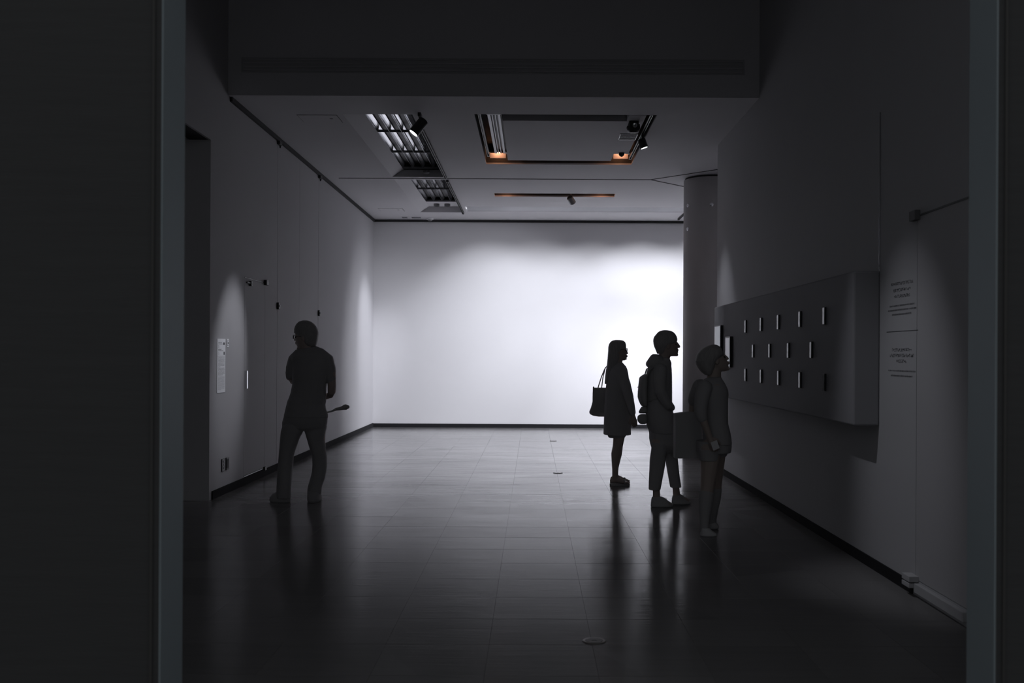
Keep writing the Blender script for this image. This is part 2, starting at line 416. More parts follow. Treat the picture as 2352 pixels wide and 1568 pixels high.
recess(T1, 0.32, 'recess_dark'); recess(T2, 0.32, 'recess_dark')
recess(WASH, 0.30, 'white_metal'); recess(SL, 0.30, 'recess_dark'); recess(S2, 0.25, 'recess_dark')
# panels hung flush inside the square slot
MB().box(-0.36, 1.06, 11.40, 13.72, H, H+0.09).obj('hung_panel', 'ceiling_paint', ce)
MB().box(1.06, 1.255, 11.12, 13.25, H, H+0.09).obj('hung_panel', 'ceiling_paint', ce)
# joint strips
for (xa, ya), (xb, yb) in (((-2.97, 15.165), (1.78, 15.165)), ((1.78, 15.165), (2.66, 14.28)), ((1.78, 15.165), (2.66, 16.05))):
    v = Vector((xb-xa, yb-ya, 0)); nrm = Vector((-v.y, v.x, 0)).normalized()*0.011
    MB().prism([(xa-nrm.x, ya-nrm.y), (xb-nrm.x, yb-nrm.y), (xb+nrm.x, yb+nrm.y), (xa+nrm.x, ya+nrm.y)], 2, H-0.006, H+0.001).obj('joint_strip', 'gap_dark', ce)

# cylindrical column
t = thing('column', (2.68, 15.08, 0), 'round plastered column standing at the right behind the wall end', 'column')
MB().lathe((0, 0, 0), (0, 0, 1), [(0, 0.405), (H-0.03, 0.405)], 64).obj('shaft', 'column_paint', t, smooth=False)
MB().lathe((0, 0, H-0.03), (0, 0, 1), [(0, 0.385), (0.03, 0.385)], 64).obj('shadow_gap', 'gap_dark', t)
MB().lathe((0, 0, 0), (0, 0, 1), [(0, 0.415), (0.075, 0.415)], 64).obj('base_ring', 'plinth_dark', t)
for ang, z in ((-156, 3.70), (-156, 3.35), (-98, 3.68)):
    a = math.radians(ang); q = Vector((math.cos(a), math.sin(a), 0))
    MB().lathe(q*0.403+Vector((0, 0, z)), q, [(0, 0.03), (0.006, 0.028), (0.009, 0.012)], 16).obj('anchor_cap', 'aluminium', t)

# low white platform on the floor of the far gallery
t = thing('platform', (3.3, 18.3, 0), 'low white exhibition platform near the end wall behind the column', 'platform')
MB().box(-0.85, 1.0, -0.75, 0.8, 0.05, 0.30).obj('deck', 'platform_white', t, bevel=0.006)
MB().box(-0.80, 0.95, -0.70, 0.75, 0, 0.05).obj('kick', 'plinth_dark', t)

# ------------------------------------------------------------------ louvre light troughs in the ceiling
def louvre(r, ystart, yend, cross, lab, downlights=False):
    x0, x1, y0, y1 = r
    t = thing('louver_light', ((x0+x1)/2, (y0+y1)/2, H), lab, 'ceiling light', 'louver troughs in the ceiling')
    cx, cy = (x0+x1)/2, (y0+y1)/2
    xi, zi = x0+0.17, H+0.11
    def loc(o): o.location = (-cx, -cy, -H); return o
    loc(MB().prism([(x0, H), (xi, zi), (xi, zi+0.01), (x0, H+0.012)], 1, y0, y1).obj('side_reveal', 'ceiling_paint', t))
    loc(MB().box(x0, x1, y1-0.012, y1, H, zi).obj('end_reveal', 'ceiling_paint' if downlights else 'slot_grey', t))
    ncell = 4; w = (x1-xi)/ncell
    zb, zt = zi+0.005, zi+0.062
    prof = [(0.0012, zb), (0.004, zb+0.012), (0.010, zb+0.024), (0.020, zb+0.036), (0.034, zb+0.048), (0.044, zt)]
    ys = [ystart]+cross+[yend]
    for k in range(ncell+1):
        xc = xi+k*w
        pts = [(xc+p, z) for p, z in prof] + [(xc-p, z) for p, z in reversed(prof)]
        pts = [(min(max(x, xi), x1), z) for x, z in pts]
        loc(MB().prism(pts, 1, ystart, yend).obj('louver_blade', 'aluminium', t))
    for y in ys:
        loc(MB().box(xi, x1, y-0.002, y+0.002, zb-0.002, zb+0.03).obj('cross_blade', 'satin_metal', t))
    loc(MB().box(xi, x1, ystart, yend, zt+0.02, zt+0.03).obj('housing', 'black_metal', t))
    if downlights:
        loc(MB().box(xi, x1, yend, y1, zi, zi+0.012).obj('end_plate', 'ceiling_paint', t))
        for xx in (-1.80, -1.60):
            loc(MB().lathe((xx, 18.45, zi+0.002), (0, 0, -1), [(0, 0.055), (0.05, 0.055), (0.052, 0.045), (0.03, 0.04)], 20).obj('downlight', 'grey_metal', t))
    else:
        loc(MB().lathe((-1.62, 15.0, H+0.085), (0, 0, -1), [(0, 0.05), (0.03, 0.05), (0.045, 0.03)], 18).obj('sensor', 'grey_metal', t))
    return t
louvre(T1, 11.30, 15.00, [12.53, 13.80], 'louvered light trough in the ceiling nearer the viewer, with bright reflector slivers')
louvre(T2, 15.40, 18.19, [16.85], 'louvered light trough in the ceiling nearer the end wall, with two downlights', True)

# ------------------------------------------------------------------ tracks, spotlights and small ceiling fittings
def track(name, x, y0, y1, z, lab, wdt=0.035):
    t = thing(name, (x, y0, z), lab, 'lighting track')
    L_ = y1-y0
    MB().box(-wdt/2, -wdt/2+0.008, 0, L_, -0.03, 0.005).box(wdt/2-0.008, wdt/2, 0, L_, -0.03, 0.005).box(-wdt/2, wdt/2, 0, L_, -0.008, 0.005).obj('rail', 'black_metal', t)
    MB().box(-wdt/2, wdt/2, L_, L_+0.02, -0.032, 0.005).obj('end_cap', 'grey_metal', t)
    MB().box(-wdt/2, wdt/2, -0.02, 0, -0.032, 0.005).obj('end_cap', 'black_metal', t)
    return t
track('lighting_track', -1.33, 11.55, 15.02, H, 'black lighting track beside the nearer louvered trough')
track('lighting_track', -1.33, 15.30, 18.80, H, 'black lighting track beside the farther louvered trough')
track('lighting_track', -0.62, 11.15, 13.60, H+0.06, 'black track in the left side of the square ceiling slot')
track('lighting_track', 1.315, 11.15, 13.62, H+0.035, 'black track in the right side of the square ceiling slot')
track('lighting_track', 2.83, 18.75, 19.45, H, 'short dark track at the ceiling beside the column')

def spot(loc, aim, top, energy, cone, blend, lab, color=COOL, lit=True, r=0.05, length=0.17, m='black_metal', soft=0.03):
    """track spotlight; loc is the lens centre, top the track height above it"""
    p = Vector(loc); q = (Vector(aim)-p).normalized()
    t = thing('track_spotlight', (p.x, p.y, top), lab, 'spotlight', 'track spotlights')
    o = Vector(t.location)
    back = p-q*length
    def L_(v): return v-o
    MB().lathe(L_(p), q, [(-length, r*0.75), (-length+0.01, r*0.95), (-0.1*length, r), (0, r), (0.0, r*0.9), (-0.012, r*0.88)], 28).obj('lamp_body', m, t)
    MB().lathe(L_(p-q*0.010), q, [(0, r*0.87), (0.003, r*0.87)], 28).obj('lens', 'lens_on' if lit else 'grey_metal', t)
    piv = p-q*length*0.6
    head = Vector((p.x, p.y, top))
    head = Vector((piv.x, piv.y, top))
    MB().tube([(*L_(piv), 0.012), (*L_(head), 0.012)], 10).obj('stem', m, t)
    MB().box(head.x-o.x-0.018, head.x-o.x+0.018, head.y-o.y-0.07, head.y-o.y+0.07, -0.045, -0.005).obj('track_adapter', m, t, bevel=0.004)
    if lit:
        d = bpy.data.lights.new('spot_beam', 'SPOT'); d.energy = energy; d.spot_size = math.radians(cone); d.spot_blend = blend
        d.color = color; d.shadow_soft_size = soft
        lo = bpy.data.objects.new('spot_beam', d); COL.objects.link(lo); lo.parent = t
        lo.location = L_(p+q*0.012); lo.rotation_euler = q.to_track_quat('-Z', 'Y').to_euler()
    return t
spot((-1.34, 11.05, 3.90), (XL, 10.47, 1.40), H, 150, 26, 0.85, 'lit black spotlight on the left track, aimed at the wall notice', r=0.06, length=0.20)
spot((1.352, 12.2, 3.99), (XR, 12.12, 0.95), H+0.03, 60, 46, 1.0, 'lit black spotlight on the right track, aimed at the right wall end', r=0.05, length=0.12)
spot((0.66, 16.80, 4.02), (3.0, YB, 0.9), H+0.2, 60, 80, 1.0, 'grey cylindrical spotlight hanging from the far ceiling slot', r=0.055, length=0.13, m='grey_metal')
spot((0.04, 6.1, 4.22), (XR, 6.25, 0.85), 4.6, 85, 31, 1.0, 'black spotlight over the front hall, aimed at the lettering on the right wall')
track('lighting_track', 0.04, 5.2, 7.2, 4.6, 'black lighting track hung in the front hall above the lettering')
MB().tube([(0.04, 5.6, 4.6, 0.008), (0.04, 5.6, H2, 0.008)], 8).obj('drop_rod', 'black_metal', bpy.data.objects['lighting_track.005']).location = (-0.04, -5.2, -4.6)
MB().tube([(0.04, 6.8, 4.6, 0.008), (0.04, 6.8, H2, 0.008)], 8).obj('drop_rod', 'black_metal', bpy.data.objects['lighting_track.005']).location = (-0.04, -5.2, -4.6)

# added unseen track in the side bay, its added spotlights brighten the end wall
track('lighting_track', 3.3, 15.75, 17.75, H, 'added unseen lighting track in the side bay to the right behind the column')
for k, (y, ax, az, cone, en) in enumerate(((16.00, -4.2, 0.3, 46, 720), (16.30, -2.0, 0.1, 46, 470), (16.60, -2.6, 1.0, 62, 440), (16.90, 2.0, 0.0, 60, 350), (17.20, 2.0, 0.1, 46, 390), (17.50, 0.2, 0.0, 50, 300))):
    spot((3.3, y, 3.95), (ax, YB, az), H, en, cone, 1.0, 'added unseen spotlight %s on the track in the side bay behind the column' % ('first', 'second', 'third', 'fourth', 'fifth', 'last')[k], r=0.05, length=0.14)

# linear washer fitting inside the recess by the end wall
t = thing('wall_washer', (2.0, 18.1, H+0.02), 'long recessed wall washer in the ceiling before the end wall', 'ceiling light')
for wx in WASH_X:
    MB().lathe((wx-2.0, 0.13, 0.12), (0, 0.37, -0.93), [(-0.14, 0.04), (-0.13, 0.06), (0.0, 0.07), (0.0, 0.062), (-0.06, 0.05)], 20).obj('lamp_can', 'white_metal', t)
MB().box(-3.26, -3.24, -0.08, 0.55, -0.018, 0.28).obj('end_plate', 'white_metal', t)
MB().box(3.38, 3.40, -0.08, 0.55, -0.018, 0.28).obj('end_plate', 'white_metal', t)

MB().tube([(-3.1, -0.02, 0.26, 0.013), (3.2, -0.02, 0.26, 0.013)], 8).obj('added_fill_tube', 'fill_tube_glow', t)  # added tube, hidden from view, that evenly brightens the recess

# silver bar grille in the left slot
t = thing('linear_grille', (-0.46, 12.45, H+0.03), 'silver linear bar grille in the left side of the square ceiling slot', 'air vent')
for x, w in ((-0.055, 0.034), (-0.018, 0.012), (0.018, 0.012), (0.060, 0.030)):
    MB().box(x-w/2, x+w/2, -1.20, 1.02, 0.012, 0.03).obj('bar', 'satin_metal', t, bevel=0.002)
MB().box(-0.08, 0.085, -1.21, 1.03, 0.06, 0.065).obj('backing', 'black_metal', t)
MB().box(-0.08, 0.085, -1.22, -1.20, 0.0, 0.03).obj('end_bar', 'grey_metal', t)

# warm lamps in the slots
def warm(x0, x1, y, lab, energy, z=H):
    t = thing('slot_lamp', ((x0+x1)/2, y, z), lab, 'lamp', 'warm lamps in the ceiling slots')
    w = (x1-x0)/2
    MB().box(-w, w, 0, 0.012, 0.006, 0.075).obj('reflector_plate', 'ceiling_paint', t)
    MB().box(-w-0.02, w+0.02, -0.13, -0.12, 0.062, 0.17).obj('front_shade', 'black_metal', t)
    MB().box(-w-0.02, w+0.02, -0.13, 0.012, 0.17, 0.18).obj('top_shade', 'black_metal', t)
    for q in (-w-0.02, w): MB().box(q, q+0.02, -0.12, 0.012, 0.062, 0.17).obj('side_shade', 'black_metal', t)
    MB().lathe((0, -0.06, 0.165), (0, 0, -1), [(0, 0.014), (0.02, 0.014), (0.035, 0.024), (0.055, 0.020), (0.065, 0.006)], 14).obj('bulb', 'bulb_warm', t)
    for yy, zz, en in ((-0.06, 0.09, energy), (0.30, 0.10, energy*0.03)):
        d = bpy.data.lights.new('lamp_glow', 'POINT'); d.energy = en; d.color = (1.0, 0.42, 0.22); d.shadow_soft_size = 0.015
        o = bpy.data.objects.new('lamp_glow', d); COL.objects.link(o); o.parent = t; o.location = (0, yy, zz)
    MB().lathe((0, 0.30, 0.165), (0, 0, -1), [(0, 0.014), (0.02, 0.014), (0.035, 0.024), (0.055, 0.020), (0.060, 0.006)], 14).obj('added_rear_bulb', 'bulb_warm', t)  # added bulb; it and the weak second glow redden the slot's far face
    return t
warm(-0.60, -0.385, 13.60, 'orange glowing lamp at the left corner of the square ceiling slot', 0.5)
warm(1.085, 1.285, 13.60, 'orange glowing lamp at the right corner of the square ceiling slot', 0.5)
for x, side in ((-0.46, 'left'), (1.14, 'right')):
    t = thing('slot_lamp', (x, 16.70, H+0.02), 'dim orange lamp hidden at the %s end of the far ceiling slot' % side, 'lamp', 'warm lamps in the ceiling slots')
    MB().lathe((0, -0.08, 0.20), (0, 0, -1), [(0, 0.014), (0.02, 0.014), (0.035, 0.024), (0.055, 0.020), (0.065, 0.006)], 14).obj('bulb', 'bulb_warm', t)
    MB().box(-0.03, 0.03, -0.11, -0.05, 0.2, 0.25).obj('socket', 'black_metal', t)
    d = bpy.data.lights.new('lamp_glow', 'POINT'); d.energy = 0.4; d.color = (1.0, 0.42, 0.22); d.shadow_soft_size = 0.02
    o = bpy.data.objects.new('lamp_glow', d); COL.objects.link(o); o.parent = t; o.location = (0, 0.07, 0.08)

# projector-like camera, small dome and grille on the hung panel
t = thing('ceiling_camera', (1.14, 11.42, H), 'small dark multi-lens camera under the hung ceiling panel', 'camera')
MB().box(-0.055, 0.055, -0.05, 0.07, -0.05, 0).obj('mount', 'black_metal', t, bevel=0.006)
MB().lathe((0, 0.01, -0.05), (0, 0, -1), [(0, 0.075), (0.02, 0.08), (0.05, 0.07), (0.075, 0.04), (0.08, 0.01)], 24).obj('housing', 'black_metal', t)
MB().lathe((0.01, -0.068, -0.055), (0, -1, -0.3), [(0, 0.028), (0.012, 0.026), (0.014, 0.01)], 16).obj('lens', 'aluminium', t)
for sx in (-1, 1): MB().lathe((sx*0.055, -0.04, -0.045), (sx*0.4, -1, -0.2), [(0, 0.012), (0.014, 0.010)], 10).obj('sensor_window', 'grey_metal', t)
t = thing('dome_sensor', (1.16, 13.19, H), 'tiny dark dome sensor beside the right orange lamp', 'sensor')
MB().lathe((0, 0, 0), (0, 0, -1), [(0, 0.04), (0.015, 0.04), (0.035, 0.03), (0.05, 0.01)], 18).obj('dome', 'black_metal', t)
MB().lathe((0, 0, 0.002), (0, 0, -1), [(0, 0.055), (0.006, 0.055)], 18).obj('flange', 'grey_metal', t)
t = thing('ceiling_grille', (1.15, 12.2, H), 'small dark rectangular grille in the hung ceiling panel', 'air vent')
MB().box(-0.10, 0.10, -0.15, 0.15, -0.003, 0).obj('backing', 'recess_dark', t)
for k in range(5): MB().box(-0.10, 0.10, -0.13+k*0.06, -0.115+k*0.06, -0.010, -0.003).obj('slat', 'black_metal', t)
MB().box(-0.108, -0.10, -0.158, 0.158, -0.008, 0).box(0.10, 0.108, -0.158, 0.158, -0.008, 0).box(-0.10, 0.10, -0.158, -0.15, -0.008, 0).box(-0.10, 0.10, 0.15, 0.158, -0.008, 0).obj('frame', 'grey_metal', t)
for x, w in ((-2.52, 0.05), (-2.29, 0.09)):
    t = thing('ceiling_vent', (x, 19.48, H), '%s grey ceiling vent close to the end wall' % ('smaller' if w < 0.06 else 'wider'), 'air vent', 'vents near the end wall')
    MB().box(-w-0.01, w+0.01, -0.08, 0.08, -0.006, 0).obj('frame', 'white_metal', t)
    for k in range(4): MB().box(-w, w, -0.06+k*0.032, -0.045+k*0.032, -0.012, -0.006).obj('slat', 'grey_metal', t)
t = thing('smoke_detector', (-2.04, 19.6, H), 'small round smoke detector on the ceiling near the end wall', 'smoke detector')
MB().lathe((0, 0, 0), (0, 0, -1), [(0, 0.075), (0.02, 0.075), (0.03, 0.06)], 20).obj('base', 'white_metal', t)
MB().lathe((0, 0, -0.03), (0, 0, -1), [(0, 0.045), (0.02, 0.04), (0.025, 0.02)], 20).obj('chamber', 'grey_metal', t)
for x, y, lab in ((-2.64, 18.48, 'flush square access hatch in the ceiling left of the farther trough'), (-2.44, 11.35, 'flush access hatch in the ceiling left of the nearer trough')):
    t = thing('access_hatch', (x, y, H), lab, 'hatch', 'ceiling hatches')
    w = 0.22
    MB().box(-w, w, -w*0.8, w*0.8, -0.004, 0).obj('cover', 'ceiling_paint', t)
    MB().box(-w-0.006, w+0.006, -w*0.8-0.006, w*0.8+0.006, -0.001, 0).obj('gap', 'gap_dark', t)
    MB().lathe((w*0.6, -0.02, -0.004), (0, 0, -1), [(0, 0.018), (0.003, 0.018)], 12).obj('latch', 'grey_metal', t)

# ------------------------------------------------------------------ notices and lettering
def glyph_line(mb, place, u0, u1, v, hgt, latin, rnd):
    """marks of one printed line; place(u, v) -> 3-D point on the wall"""
    u = u0
    while u < u1-hgt*0.3:
        w = hgt*(rnd.uniform(0.35, 0.62) if latin else rnd.uniform(0.8, 0.95))
        w = min(w, u1-u)
        def bar(a, b, c, d): mb.poly([place(u+a*w, v+c*hgt), place(u+b*w, v+c*hgt), place(u+b*w, v+d*hgt), place(u+a*w, v+d*hgt)])
        if latin:
            tall = rnd.random() < 0.3
            bar(0, 0.3, 0, 0.95 if tall else 0.65); bar(0.3, 0.9, 0.48, 0.65)
            if rnd.random() < 0.6: bar(0.65, 0.92, 0, 0.6)
            if rnd.random() < 0.5: bar(0.2, 0.8, 0, 0.15)
        else:
            for q in range(rnd.randint(2, 3)):
                z = rnd.choice((0.05, 0.28, 0.5, 0.72, 0.86)); bar(rnd.uniform(0, 0.15), rnd.uniform(0.75, 0.95), z, z+0.12)
            for q in range(rnd.randint(1, 2)):
                z = rnd.choice((0.1, 0.42, 0.75)); bar(z, z+0.13, rnd.uniform(0, 0.2), rnd.uniform(0.7, 1.0))
        u += w+(hgt*0.13)
        if latin and rnd.random() < 0.17: u += hgt*0.35
rnd = random.Random(3)
def right_wall(uc):
    return lambda u, v: (XR-0.0012, uc-u, v)
def text_block(lab, lines):
    t = thing('wall_lettering', (XR, 6.31, lines[-1][0]), lab, 'lettering', 'lettering on the right wall')
    for z, w, hg, latin in lines:
        mb = MB(); glyph_line(mb, right_wall(6.31), -w/2, w/2, z-hg/2, hg, latin, rnd)
        mb.obj('text_line', 'print_ink', t).location = -Vector(t.location)
text_block('upper block of small dark bilingual lettering on the right wall',
           [(1.918, .38, .021, 0), (1.877, .30, .021, 0), (1.838, .275, .021, 0), (1.780, .425, .013, 1), (1.752, .49, .013, 1), (1.724, .34, .013, 1)])
text_block('lower block of small dark bilingual lettering on the right wall, below the thin rule',
           [(1.495, .333, .021, 0), (1.459, .41, .021, 0), (1.423, .177, .021, 0), (1.363, .467, .013, 1), (1.331, .375, .013, 1)])
tag(MB().box(XR-0.0015, XR, 6.31-.268, 6.31+.268, 1.612, 1.6155).obj('wall_rule', 'print_ink', origin=(XR, 6.31, 1.612)), 'thin dark printed rule between the two text blocks on the right wall', 'lettering')

t = thing('wall_notice', (XL, 10.15, 1.05), 'tall narrow white printed notice on the left wall by the passage', 'notice')
MB().box(0, 0.004, -0.132, 0.132, 0, 0.548).obj('board', 'sign_board', t)
def left_wall(uc): return lambda u, v: (0.0048, uc+u, v)
mb = MB()
for z, a, b, hg in ((.505, -.10, .02, .012), (.493, -.10, .05, .008), (.435, -.10, .0, .014), (.424, -.10, .06, .008)): glyph_line(mb, left_wall(0), a, b, z, hg, 1, rnd)
for z in (.478, .468, .458, .408, .398, .388): glyph_line(mb, left_wall(0), -.10, -.07, z, .006, 1, rnd)
mb.obj('heading_text', 'print_ink', t)
MB().box(0.004, 0.0052, 0.065, 0.105, .487, .512).obj('print_block', 'print_ink', t)
MB().box(0.004, 0.0052, 0.075, 0.105, .385, .417).obj('print_block', 'print_ink', t)
mb = MB()
for k in range(14):
    z = .352-k*.0135
    glyph_line(mb, left_wall(0), -.105, -.03 if k == 7 else (.05 if k == 13 else .107), z, .0085, 0, rnd)
mb.obj('body_text', 'print_ink', t)
mb = MB()
for k in range(15):
    z = .158-k*.0092
    glyph_line(mb, left_wall(0), -.105, .0 if k == 14 else .107, z, .0056, 1, rnd)
mb.obj('small_text', 'print_grey', t)
MB().box(0.004, 0.0050, -.11, .11, .3695, .3715).obj('rule', 'print_grey', t)
t = thing('wall_icon', (XL, 10.37, 1.515), 'small white pictogram card right of the tall notice', 'notice')
MB().box(0, 0.003, -0.036, 0.036, 0, 0.085).obj('card', 'sign_board', t, bevel=0.001)
MB().lathe((0.003, 0, 0.0425), (1, 0, 0), [(0, 0.030), (0.0012, 0.030)], 24).obj('icon_ring', 'print_grey', t)
MB().lathe((0.0042, 0, 0.0425), (1, 0, 0), [(0, 0.025), (0.0006, 0.025)], 24).obj('icon_disc', 'sign_board', t)
MB().box(0.0048, 0.0056, -0.011, 0.014, 0.034, 0.052).obj('icon_mark', 'print_ink', t)
for y, lab in ((10.22, 'dark socket plate low on the left wall, nearer the passage'), (10.36, 'dark blank plate low on the left wall, farther from the passage')):
    t = thing('wall_socket', (XL, y, 0.24), lab, 'socket', 'plates low on the left wall')
    MB().box(0, 0.012, -0.045, 0.045, 0, 0.13).obj('plate', 'black_metal', t, bevel=0.003)
    if y < 10.3:
        for k in range(3): MB().box(0.012, 0.016, 0.005, 0.03, 0.022+k*0.034, 0.042+k*0.034).obj('outlet', 'grey_metal', t)
    else: MB().box(0.012, 0.015, -0.03, 0.03, 0.02, 0.11).obj('cover', 'recess_dark', t)

# ------------------------------------------------------------------ projecting display panel with its small works
BX = 2.16
db = thing('display_panel', (XR, 6.71, 0.985), 'long grey panel box projecting from the right wall', 'display')
o = MB().box(BX-XR, 0, 0, 5.16, 0, 1.043).obj('panel_box', 'display_paint', db, bevel=0.012)
def work(y, z, w, h, thick, face, name, lab, cat, group=None, frame='black_metal', border=0.004):
    t = thing(name, (BX, y, z-h/2), lab, cat, group)
    MB().box(-thick, 0, -w/2, w/2, 0, h).obj('frame', frame, t, bevel=0.0015)
    MB().box(-thick-0.0015, -thick+0.001, -w/2+border, w/2-border, border, h-border).obj('print', face, t)
    return t
grp = 'small plaques in three rows on the display panel'
ordn = ['nearest the lettering', 'second from the lettering end', 'third from the lettering end', 'fourth from the lettering end', 'farthest from the lettering']
for rn, z, ys in (('top row', 1.75, (7.36, 8.03, 8.74, 9.40, 10.08)), ('middle row', 1.50, (7.70, 8.39, 9.05, 9.73)), ('bottom row', 1.26, (7.35, 8.02, 8.72, 9.39, 10.07))):
    for k, y in enumerate(ys):
        dark = rn == 'bottom row' and k == 0
        nm = ordn[k] if k < len(ys)-1 else ordn[4]
        work(y, z, 0.052, 0.128, 0.014, 'acrylic_off' if dark else 'acrylic_print', 'picture_plaque',
             ('blank dark plaque on the display panel, bottom row, ' if dark else 'small pale plaque on the display panel, %s, ' % rn)+nm, 'plaque', grp)
work(11.50, 1.62, 0.36, 0.36, 0.03, 'picture_blue', 'framed_picture', 'larger pale blue framed picture at the far end of the display panel', 'picture', border=0.010)
work(10.90, 1.495, 0.26, 0.335, 0.03, 'picture_violet', 'framed_picture', 'black framed pale violet picture in front of the rightmost person', 'picture', border=0.016)

# floor outlet covers
for x, y, lab in ((0.318, 5.05, 'round floor outlet cover nearest the viewer'), (0.315, 12.25, 'round floor outlet cover in the middle of the room'), (0.35, 16.8, 'round floor outlet cover nearest the end wall')):
    t = thing('floor_outlet', (x, y, 0.0005), lab, 'outlet cover', 'round outlet covers in the floor')
    MB().lathe((0, 0, 0), (0, 0, 1), [(0, 0.060), (0.003, 0.058), (0.0045, 0.052)], 36).obj('rim', 'cover_brass', t)
    MB().lathe((0, 0, 0.0045), (0, 0, 1), [(0, 0.044), (0.0012, 0.043)], 36).obj('lid', 'floor_tile', t)
    MB().box(-0.012, 0.012, -0.004, 0.004, 0.0055, 0.0066).obj('finger_slot', 'black_metal', t)

# ------------------------------------------------------------------ people
REMESH = []
def grow(mb, name, m, parent, voxel=0.007, smooth=3):
    o = mb.obj(name, m, parent)
    r = o.modifiers.new('skin_union', 'REMESH'); r.mode = 'VOXEL'; r.voxel_size = voxel; r.use_smooth_shade = True
    s = o.modifiers.new('soften', 'SMOOTH'); s.factor = 0.5; s.iterations = smooth
    REMESH.append(o)
    return o
class Fig:
    """a figure measured in the plane Y = yp; T = (x offset, y offset, scale) of the survey sheet"""
    def __init__(self, yp, ox, T):
        self.yp, self.ox, self.T = yp, ox, T
    def P(self, cx, cy, T=None):
        a, b, s = T or self.T
        u, w = a+cx/s-PX, b+cy/s-PY
        u, w = u*math.cos(TH)+w*math.sin(TH), -u*math.sin(TH)+w*math.cos(TH)
        return (u*self.yp/F-self.ox, EYE-w*self.yp/F)
    def stack(self, mb, rows, dy=0.0, T=None, n=28, face=0.0, ex=2.3, ground=False):
        rings = []
        lift = min(self.P((r[1]+r[2])/2, r[0], T)[1] for r in rows) if ground else 0.0
        for r in rows:
            cy, xl, xr, ry = r[:4]; d = dy+(r[4] if len(r) > 4 else 0)
            x0, z = self.P(xl, cy, T); x1, _ = self.P(xr, cy, T)
            cx, rx = (x0+x1)/2, (x1-x0)/2; z -= lift
            pts = []
            for k in range(n):
                t = 6.28318*k/n; c, s = math.cos(t), math.sin(t)
                px = math.copysign(abs(c)**(2/ex), c); py = math.copysign(abs(s)**(2/ex), s)
                if face: py *= 1-0.32*max(0.0, px*face)**2
                pts.append((cx+rx*px, d+ry*py, z))
            rings.append(pts)
        mb.loft(rings)
    def tube(self, mb, pts, T=None, n=14):
        out = []
        for p in pts:
            x, z = self.P(p[0], p[1], T)
            out.append((x, p[2], z, p[3], p[4] if len(p) > 4 else p[3]))
        mb.tube(out, n)
    def ball(self, mb, cx, cy, dy, r, T=None):
        x, z = self.P(cx, cy, T); mb.ball((x, dy, z), r)
def hand(mb, wrist, along, palm_n, size=1.0, curl=0.5, thumb=1):
    """palm and five unequal fingers; along = finger direction, palm_n = palm normal"""
    w = Vector(wrist); a = Vector(along).normalized(); nn = Vector(palm_n); nn = (nn-a*nn.dot(a)).normalized(); s = a.cross(nn)
    k = size
    def tb(pts): mb.tube([(*p, r) for p, r in pts], 8)
    mb.tube([(*w, 0.024*k), (*(w+a*0.035*k), 0.030*k), (*(w+a*0.075*k), 0.032*k)], 10)
    for i, ln in enumerate((0.062, 0.072, 0.068, 0.052)):
        b = w+a*0.075*k+s*(0.030-0.020*i)*k
        d1 = (a*math.cos(curl*0.5)+nn*math.sin(curl*0.5)); d2 = (a*math.cos(curl*1.2)+nn*math.sin(curl*1.2)); d3 = (a*math.cos(curl*1.8)+nn*math.sin(curl*1.8))
        p1 = b+d1*ln*0.5*k; p2 = p1+d2*ln*0.32*k; p3 = p2+d3*ln*0.22*k
        tb([(b-a*0.02*k, 0.0085*k), (b, 0.0092*k), (p1, 0.0085*k), (p2, 0.008*k), (p3, 0.007*k)])
    b = w+a*0.025*k+s*0.028*k*thumb
    tb([(b, 0.011*k), (b+s*0.022*k*thumb+a*0.022*k+nn*0.01*k, 0.0105*k), (b+s*0.026*k*thumb+a*0.05*k+nn*0.022*k, 0.009*k), (b+s*0.022*k*thumb+a*0.07*k+nn*0.03*k, 0.007*k)])
def glasses(f, par, x, cy, sgn, half, eyeh, ear, dy0=0.0, T=None):
    X, Z = f.P(x, cy, T); EX, EZ = f.P(ear[0], ear[1], T)
    g = MB()
    for s in (-1, 1):
        pts = []
        for k in range(16):
            t = 6.28318*k/16; c, q = math.cos(t), math.sin(t)
            yy = math.copysign(abs(c)**0.6, c)*half; zz = math.copysign(abs(q)**0.6, q)*eyeh
            pts.append((X-sgn*abs(s*0.034+yy)*0.25, dy0+s*0.034+yy, Z+zz, 0.0022))
        g.tube(pts, 6, closed=True)
        g.tube([(X-sgn*0.016, dy0+s*0.066, Z+eyeh*0.5, 0.0022), (EX, dy0+s*0.076, EZ, 0.0022), (EX-sgn*0.012, dy0+s*0.074, EZ-0.02, 0.0022)], 6)
    g.tube([(X, dy0-0.008, Z, 0.002), (X+sgn*0.003, dy0, Z+0.003, 0.002), (X, dy0+0.008, Z, 0.002)], 6)
    return g.obj('glasses', 'black_metal', par, smooth=True)

# ---- person 1: long hair, coat, sandals
f = Fig(11.2, 0.97, (1360, 770, 4.356))
p = thing('person', (0.97, 11.2, 0), 'person with long straight hair, glasses, knee-length coat and sandals, tote bag at the back', 'person', 'visitors in the gallery')
b = MB()
f.stack(b, [(55, 225, 300, .03), (70, 200, 325, .055), (100, 187, 339, .067), (130, 184, 342, .071), (160, 190, 343, .069), (185, 205, 345, .065), (205, 225, 346, .058), (225, 245, 345, .048), (240, 275, 341, .034), (250, 290, 325, .02)], face=1)
f.tube(b, [(340, 148, 0, .006), (349, 166, 0, .0075), (354, 181, 0, .0095)], n=8)
f.ball(b, 349, 203, 0, (.010, .018, .006)); f.ball(b, 347, 213, 0, (.010, .016, .006)); f.ball(b, 336, 236, 0, (.014, .018, .010))
for s in (-1, 1): f.ball(b, 258, 165, s*.071, (.016, .008, .028))
f.tube(b, [(262, 215, 0, .045), (262, 262, 0, .047), (256, 310, 0, .055)])
